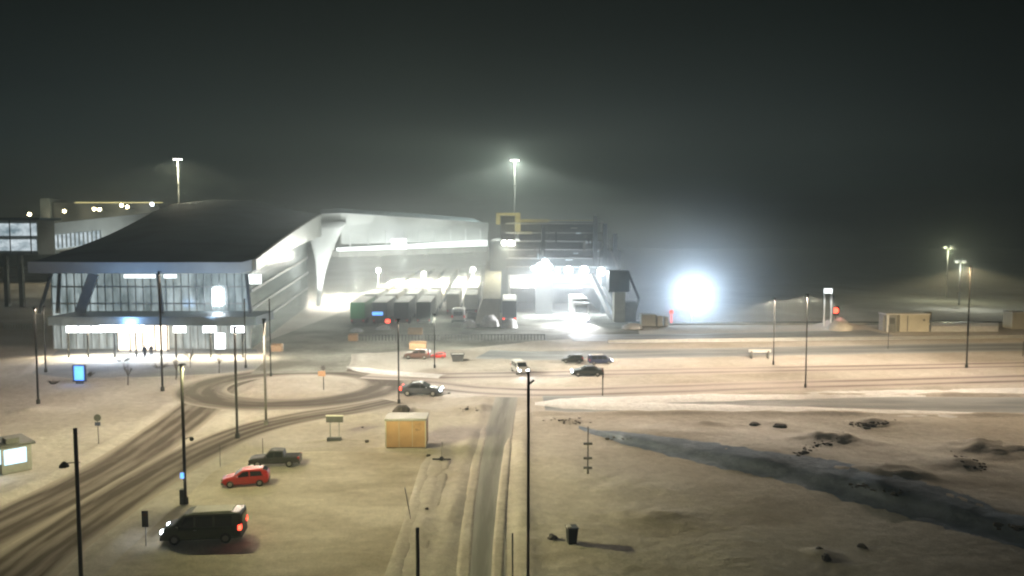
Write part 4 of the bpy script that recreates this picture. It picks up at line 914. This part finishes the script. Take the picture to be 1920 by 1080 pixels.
# fallen cross, leaning post
p = on(828, 864); t = thing('toppled_stand', 'dark low cross shaped stand beside the car park corner', 'stand', (p.x, p.y, p.z))
MB().box(-.8, .8, -.06, .06, .1, .2).build('foot', M['steel'], t); MB().bar((0, 0, 0), (.05, 0, 1.7), .03).build('post', M['galv'], t); MB().ball((0, 0, .2), .2).build('weight', M['steel'], t)
p = on(770, 975); t = thing('leaning_post', 'leaning dark marker post on the kerb of the car park', 'post', (p.x, p.y, p.z))
MB().bar((0, 0, 0), (-.12, 0, .8), .03).build('stake', M['steel'], t); MB().beam((-.12, 0, .8), (-.38, 0, 2.3), .14, .05).build('marker', M['dgrey'], t)
p = on(1072, 1018); t = thing('waste_bin', 'dark square bin with a snowy rim in the dim field', 'bin', (p.x, p.y, p.z), .2)
MB().loft([[Vector((sx * a, sy * a, z)) for sx, sy in ((-1, -1), (1, -1), (1, 1), (-1, 1))] for a, z in ((.26, 0), (.33, 1.0))]).build('bin_body', M['steel'], t); MB().box(-.36, .36, -.36, .36, 1.003, 1.08).build('lid', M['dgrey'], t)
MB().box(-.36, -.1, -.36, .1, 1.083, 1.18).build('snow_cap', M['snowcap'], t)
# parking sign near the van
p = on(274, 1024); t = thing('parking_sign', 'narrow upright dark sign panel on a thin post left of the van', 'sign', (p.x, p.y, p.z))
MB().bar((0, 0, 0), (0, 0, 2.2), .03).build('post', M['galv'], t); MB().box(-.2, .2, -.05, -.01, 1.25, 2.3).build('sign_panel', M['dgrey'], t); MB().box(-.12, .12, -.057, -.052, 1.95, 2.15).build('symbol', M['brown'], t)
p = on(185, 832); t = thing('round_sign', 'grey round traffic sign with small plate on a post, middle of the left snow field', 'sign', (p.x, p.y, p.z))
MB().bar((0, 0, 0), (0, 0, 2.4), .05).build('post', M['galv'], t); MB().bar((0, -.07, 2.45), (0, -.03, 2.45), .33, .33, 18).build('sign_disc', M['dgrey'], t); MB().box(-.25, .25, -.06, -.02, 1.7, 2.05).build('sub_plate', M['blue'], t)
p = on(607, 731); t = thing('roundabout_sign', 'small orange sign with dark disc on a post in the roundabout island', 'sign', (p.x, p.y, p.z))
MB().bar((0, 0, 0), (0, 0, 2.6), .05).build('post', M['steel'], t); MB().bar((0, -.08, 2.75), (0, -.04, 2.75), .3, .3, 16).build('sign_disc', M['dgrey'], t); MB().box(-.65, .25, -.08, -.04, 1.7, 2.35).build('sign_plate', M['orange'], t)
p = on(149, 720); t = thing('advert_display', 'glowing blue upright advertising display on the left snow field', 'display', (p.x, p.y, p.z))
MB().box(-.85, .85, 0, .25, .3, 2.5).build('frame', M['blue'], t); MB().box(-.62, .62, -.03, -.003, .5, 2.35).build('screen', M['g_blue'], t); MB().box(-.5, .5, .05, .2, 0, .297).build('foot', M['dgrey'], t)
MB().box(-.5, .5, -.04, -.033, .6, 1.0).build('caption_band', M['g_cool'], t) if False else None
point(t, (0, -.6, 1.4), 60, (.2, .4, 1))
# orange boxes in the yard, plough gear
for px, py, w_, lab in ((661, 640, .8, 'orange salt box at the corner of the truck yard'), (778, 628, 1.4, 'orange equipment box behind the dark trucks'), (783, 655, 1.4, 'pinkish equipment box behind the brown parked car'), (517, 660, .9, 'yellowish salt box right of the terminal doors')):
    p = on(px, py); t = thing('salt_box', lab, 'box', (p.x, p.y, p.z), 0, 'salt and equipment boxes'); MB().box(-w_, w_, 0, 1.2, 0, 1.0).build('box_body', M['orange'], t)
    MB().loft([[Vector((sx * a, y, z)) for sx, y, z in ((-1, 0 - e, 1.003), (1, 0 - e, 1.003), (1, 1.2 + e, 1.003), (-1, 1.2 + e, 1.003))] if k == 0 else [Vector((sx * a, y, 1.3)) for sx, y in ((-1, .5), (1, .5), (1, 1.1), (-1, 1.1))] for k, (a, e) in enumerate(((w_ + .05, .05), (w_ * .9, 0)))]).build('lid', M['orange'], t)
# red lit sign and blue lit sign on the waiting trucks' lane heads
for px, py, mm, cc, lab in ((727, 602, 'g_red', (1, .1, .1), 'small red lane signal behind the waiting trucks'), (708, 588, 'g_blue', (.1, .3, 1), 'small blue lane signal behind the waiting trucks')):
    a = D(px, py, 165.6); t = thing('lane_signal', lab, 'signal', (a.x, 165.6, 0), 0, 'lane signals of the truck yard'); MB().bar((0, 0, 0), (0, 0, a.z - .4), .06).build('post', M['steel'], t)
    wd = .45 if mm == 'g_red' else 1.1; MB().box(-wd - .1, wd + .1, 0, .25, a.z - .5, a.z + .5).build('housing', M['steel'], t); MB().box(-wd, wd, -.04, -.003, a.z - .35, a.z + .35).build('signal_face', M[mm], t)
for px, py, lab in ((710, 508, 'bright white lamp among the far trucks, left one'), (887, 506, 'bright white lamp among the far trucks, right one'), (795, 515, 'broad white lamp among the far trucks, middle one')):
    a = D(px, py, 232); t = thing('yard_lamp', lab, 'lamp', (a.x, 232, 0), 0, 'lamps over the truck yard'); MB().bar((0, 0, 0), (0, 0, a.z), .14).build('shaft', M['galv'], t)
    MB().ball((0, -.3, a.z + .2), .7, 12).build('lamp_globe', M['g_white'], t); wide(t, (0, -1.2, a.z), 2400, (1, .97, .84), .5)
# kiosk at the left edge
p = on(-10, 888); t = thing('kiosk', 'small kiosk with glowing bluish windows at the left picture edge', 'kiosk', (p.x, p.y, p.z), -.75, None, .95)
MB().box(-2.6, 1.0, .3, 2.6, 0, 2.3).build('kiosk_wall', M['grey'], t); MB().box(-2.8, 1.2, -.1, 2.9, 2.303, 2.5).build('roof', M['dgrey'], t); MB().box(-.4, .6, .8, 1.8, 2.503, 2.95).build('roof_unit', M['dgrey'], t)
MB().box(-.3, .85, .24, .297, .9, 2.15).build('window', M['g_kiosk'], t); MB().box(-2.2, -1.2, .24, .297, .3, 2.1).build('lit_door', M['wing'], t); MB().box(1.003, 1.05, .5, 2.2, .8, 2.1).build('end_window', M['g_kiosk'], t)
spot(t, (1.5, .3, 2.0), (3, -1.5, 0), 130, (.75, .85, 1), 130, 1, .2)
# two people before the entrance
def person(px, py, label, rz=0, sc_=1.0):
    p = on(px, py); t = thing('person', label, 'person', (p.x, p.y, .05), rz, None, sc_)
    m_ = bpy.data.meshes.new('figure')
    V = [(0, 0, .95), (0, 0, 1.2), (0, 0, 1.42), (0, 0, 1.52), (0, .01, 1.64), (.2, 0, 1.4), (.27, .02, 1.12), (.25, -.1, .88), (-.2, 0, 1.4), (-.27, -.02, 1.12), (-.25, -.1, .88),
         (.1, 0, .9), (.11, -.04, .5), (.11, .02, .07), (.12, -.13, .04), (-.1, 0, .9), (-.12, .06, .5), (-.12, .1, .07), (-.13, -.05, .04), (.25, -.14, .8), (-.25, -.14, .8)]
    E = [(0, 1), (1, 2), (2, 3), (3, 4), (2, 5), (5, 6), (6, 7), (7, 19), (2, 8), (8, 9), (9, 10), (10, 20), (0, 11), (11, 12), (12, 13), (13, 14), (0, 15), (15, 16), (16, 17), (17, 18)]
    RR = [.17, .17, .17, .07, .11, .09, .07, .055, .09, .07, .055, .12, .085, .06, .05, .12, .085, .06, .05, .04, .04]
    m_.from_pydata(V, E, []); ob = bpy.data.objects.new('body', m_); sc.collection.objects.link(ob); ob.parent = t; m_.materials.append(M['cloth'])
    md = ob.modifiers.new('skin', 'SKIN'); m_.skin_vertices[0].data[0].use_root = True
    for i, r_ in enumerate(RR): m_.skin_vertices[0].data[i].radius = (r_, r_ * .85)
    s_ = ob.modifiers.new('sub', 'SUBSURF'); s_.levels = s_.render_levels = 1
    MB().ball((0, .03, 1.72), .115, 10, .9).build('knit_cap', M['hair'], t)
    return t
person(272, 672, 'person in dark winter clothes before the bright entrance, left of the two', PI - .2, 1.15); person(284, 672, 'person in dark winter clothes before the bright entrance, right of the two', PI + .3, 1.2)
# leafless shrubs and young trees
def twigs(name, px, py, h_, spread, n_, label, cat, trunk=False):
    p = on(px, py); t = thing(name, label, cat, p); b_ = MB()
    if trunk: MB().bar((0, 0, 0), (.05, 0, h_ * .5), .06, .04, 6).build('trunk', M['twig'], t)
    z0 = h_ * .4 if trunk else 0
    for k in range(n_):
        a = random.uniform(0, 2 * PI); s0 = Vector((spread * .25 * math.cos(a), spread * .25 * math.sin(a), z0 * random.uniform(.6, 1)) if not trunk else (.04, 0, z0 * random.uniform(.8, 1.2)))
        e_ = Vector((spread * random.uniform(.4, 1) * math.cos(a), spread * random.uniform(.4, 1) * math.sin(a), h_ * random.uniform(.55, 1)))
        b_.bar(s0, e_, .025, .01, 4)
        for q in range(3): f_ = random.uniform(.4, .9); c_ = s0.lerp(e_, f_); b_.bar(c_, c_ + Vector((random.uniform(-.3, .3), random.uniform(-.3, .3), random.uniform(.1, .4))) * h_ * .4, .014, .006, 4)
    b_.build('branches', M['twig'], t); return t
for px, py, h_, s_, lab in ((230, 678, .8, 1.6, 'low leafless shrub in the snow right of the blue display'), (165, 706, .7, 1.0, 'low leafless shrub just below the blue display'), (300, 690, .7, 1.6, 'low leafless shrub under the entrance pole'), (100, 720, .6, .9, 'sparse leafless shrub between the left poles')):
    twigs('leafless_shrub', px, py, h_, s_, 40, lab, 'shrub')
for px, py, lab in ((330, 712, 'young leafless tree with stake in the verge before the terminal doors'), (357, 690, 'young leafless tree right of the staked one'), (411, 700, 'young leafless tree below the hanging white screen'), (240, 722, 'thin leafless sapling in the snow right of the blue display')):
    twigs('young_tree', px, py, 3.2, .8, 16, lab, 'tree', True)
# white railing at the far left and long yard fence
t = thing('picket_railing', 'row of short white pickets at the far left edge beside the pier road', 'railing', (0, 0, 0)); b_ = MB()
for k in range(11): a = G(8 + k * 5, 618); b_.box(a.x - .12, a.x + .12, a.y, a.y + .15, 0, 1.3)
b_.build('pickets', M['white'], t); MB().beam(G(6, 618) + Vector((0, .3, 1)), G(60, 618) + Vector((0, .3, 1)), .1, .1).build('rail', M['white'], t)
t = thing('yard_fence', 'long low fence along the front edge of the truck yard', 'fence', (0, 0, 0)); b_ = MB()
for k in range(60): a = G(655 + k * 6.2, 639 - k * .02); b_.box(a.x - .05, a.x + .05, a.y, a.y + .1, 0, 1.1)
b_.build('posts', M['dgrey'], t); MB().beam(G(655, 639) + Vector((0, .15, 1.0)), G(1022, 638) + Vector((0, .15, 1.0)), .07, .1).build('rail', M['dgrey'], t)
t = thing('traffic_barrier', 'long concrete barrier between the quay road and the highway', 'barrier', (0, 0, 0))
MB().beam(G(1140, 645) + Vector((0, 0, .45)), G(1920, 634) + Vector((0, 0, .3)), .4, .6).build('barrier_wall', M['grey'], t)

# ------------------------------------------------------------------ haze
hz = MB().box(-950, 950, -20, 950, -7, 47).build('haze', M['snow']); hz.data.materials.clear()
hm = bpy.data.materials.new('haze'); hm.use_nodes = True; n = hm.node_tree.nodes
for q in list(n):
    if q.type != 'OUTPUT_MATERIAL': n.remove(q)
pv = n.new('ShaderNodeVolumePrincipled'); pv.inputs['Color'].default_value = (.86, .98, .94, 1); pv.inputs['Density'].default_value = .0009; pv.inputs['Anisotropy'].default_value = .4
hm.node_tree.links.new(pv.outputs[0], [q for q in n if q.type == 'OUTPUT_MATERIAL'][0].inputs['Volume'])
hz.data.materials.append(hm)
def glow_haze(name, label, loc, size, dens, power, col=(.95, .97, 1)):  # extra balls of haze, added for the glare and glow round bright lights
    cl = MB().ball((0, 0, 0), 1, 32).build(name, M['snow'], smooth=True); cl.data.materials.clear(); cl.location = loc; cl.scale = size
    cm = bpy.data.materials.new(name); cm.use_nodes = True; n = cm.node_tree.nodes; l = cm.node_tree.links
    for q in list(n):
        if q.type != 'OUTPUT_MATERIAL': n.remove(q)
    p = n.new('ShaderNodeVolumePrincipled'); p.inputs['Color'].default_value = (*col, 1); p.inputs['Anisotropy'].default_value = .2
    tc_ = n.new('ShaderNodeTexCoord'); ln = n.new('ShaderNodeVectorMath'); ln.operation = 'LENGTH'; l.new(tc_.outputs['Object'], ln.inputs[0])
    mr = n.new('ShaderNodeMapRange'); mr.interpolation_type = 'SMOOTHERSTEP'; mr.inputs[1].default_value = 0; mr.inputs[2].default_value = .98; mr.inputs[3].default_value = 1; mr.inputs[4].default_value = 0
    l.new(ln.outputs['Value'], mr.inputs[0]); pw = n.new('ShaderNodeMath'); pw.operation = 'POWER'; pw.inputs[1].default_value = power; l.new(mr.outputs[0], pw.inputs[0])
    ml = n.new('ShaderNodeMath'); ml.operation = 'MULTIPLY'; ml.inputs[1].default_value = dens; l.new(pw.outputs[0], ml.inputs[0]); l.new(ml.outputs[0], p.inputs['Density'])
    l.new(p.outputs[0], [q for q in n if q.type == 'OUTPUT_MATERIAL'][0].inputs['Volume']); cl.data.materials.append(cm)
    return tag(cl, label, 'snow spray', kind='stuff')  # added haze for glare and glow, not spray
glow_haze('glow_haze', 'added haze giving the glare round the dazzling floodlight', (a_fl.x, 176, a_fl.z + .5), (46, 28, 42), .042, 2.4)
glow_haze('glow_haze', 'added milky haze before the open ferry stern', (8, 186, 9), (46, 30, 30), .011, 1.0)
glow_haze('glow_haze', 'added milky haze round the terminal and the waiting trucks', (-36, 172, 9), (62, 62, 32), .0065, .8)
glow_haze('glow_haze', 'dim olive veil of extra haze over the harbour on the right', (120, 290, 6), (170, 125, 34), .006, .6, (.98, 1, .9))
tag(hz, 'pale night haze and drifting snow over the harbour', 'haze', kind='stuff')
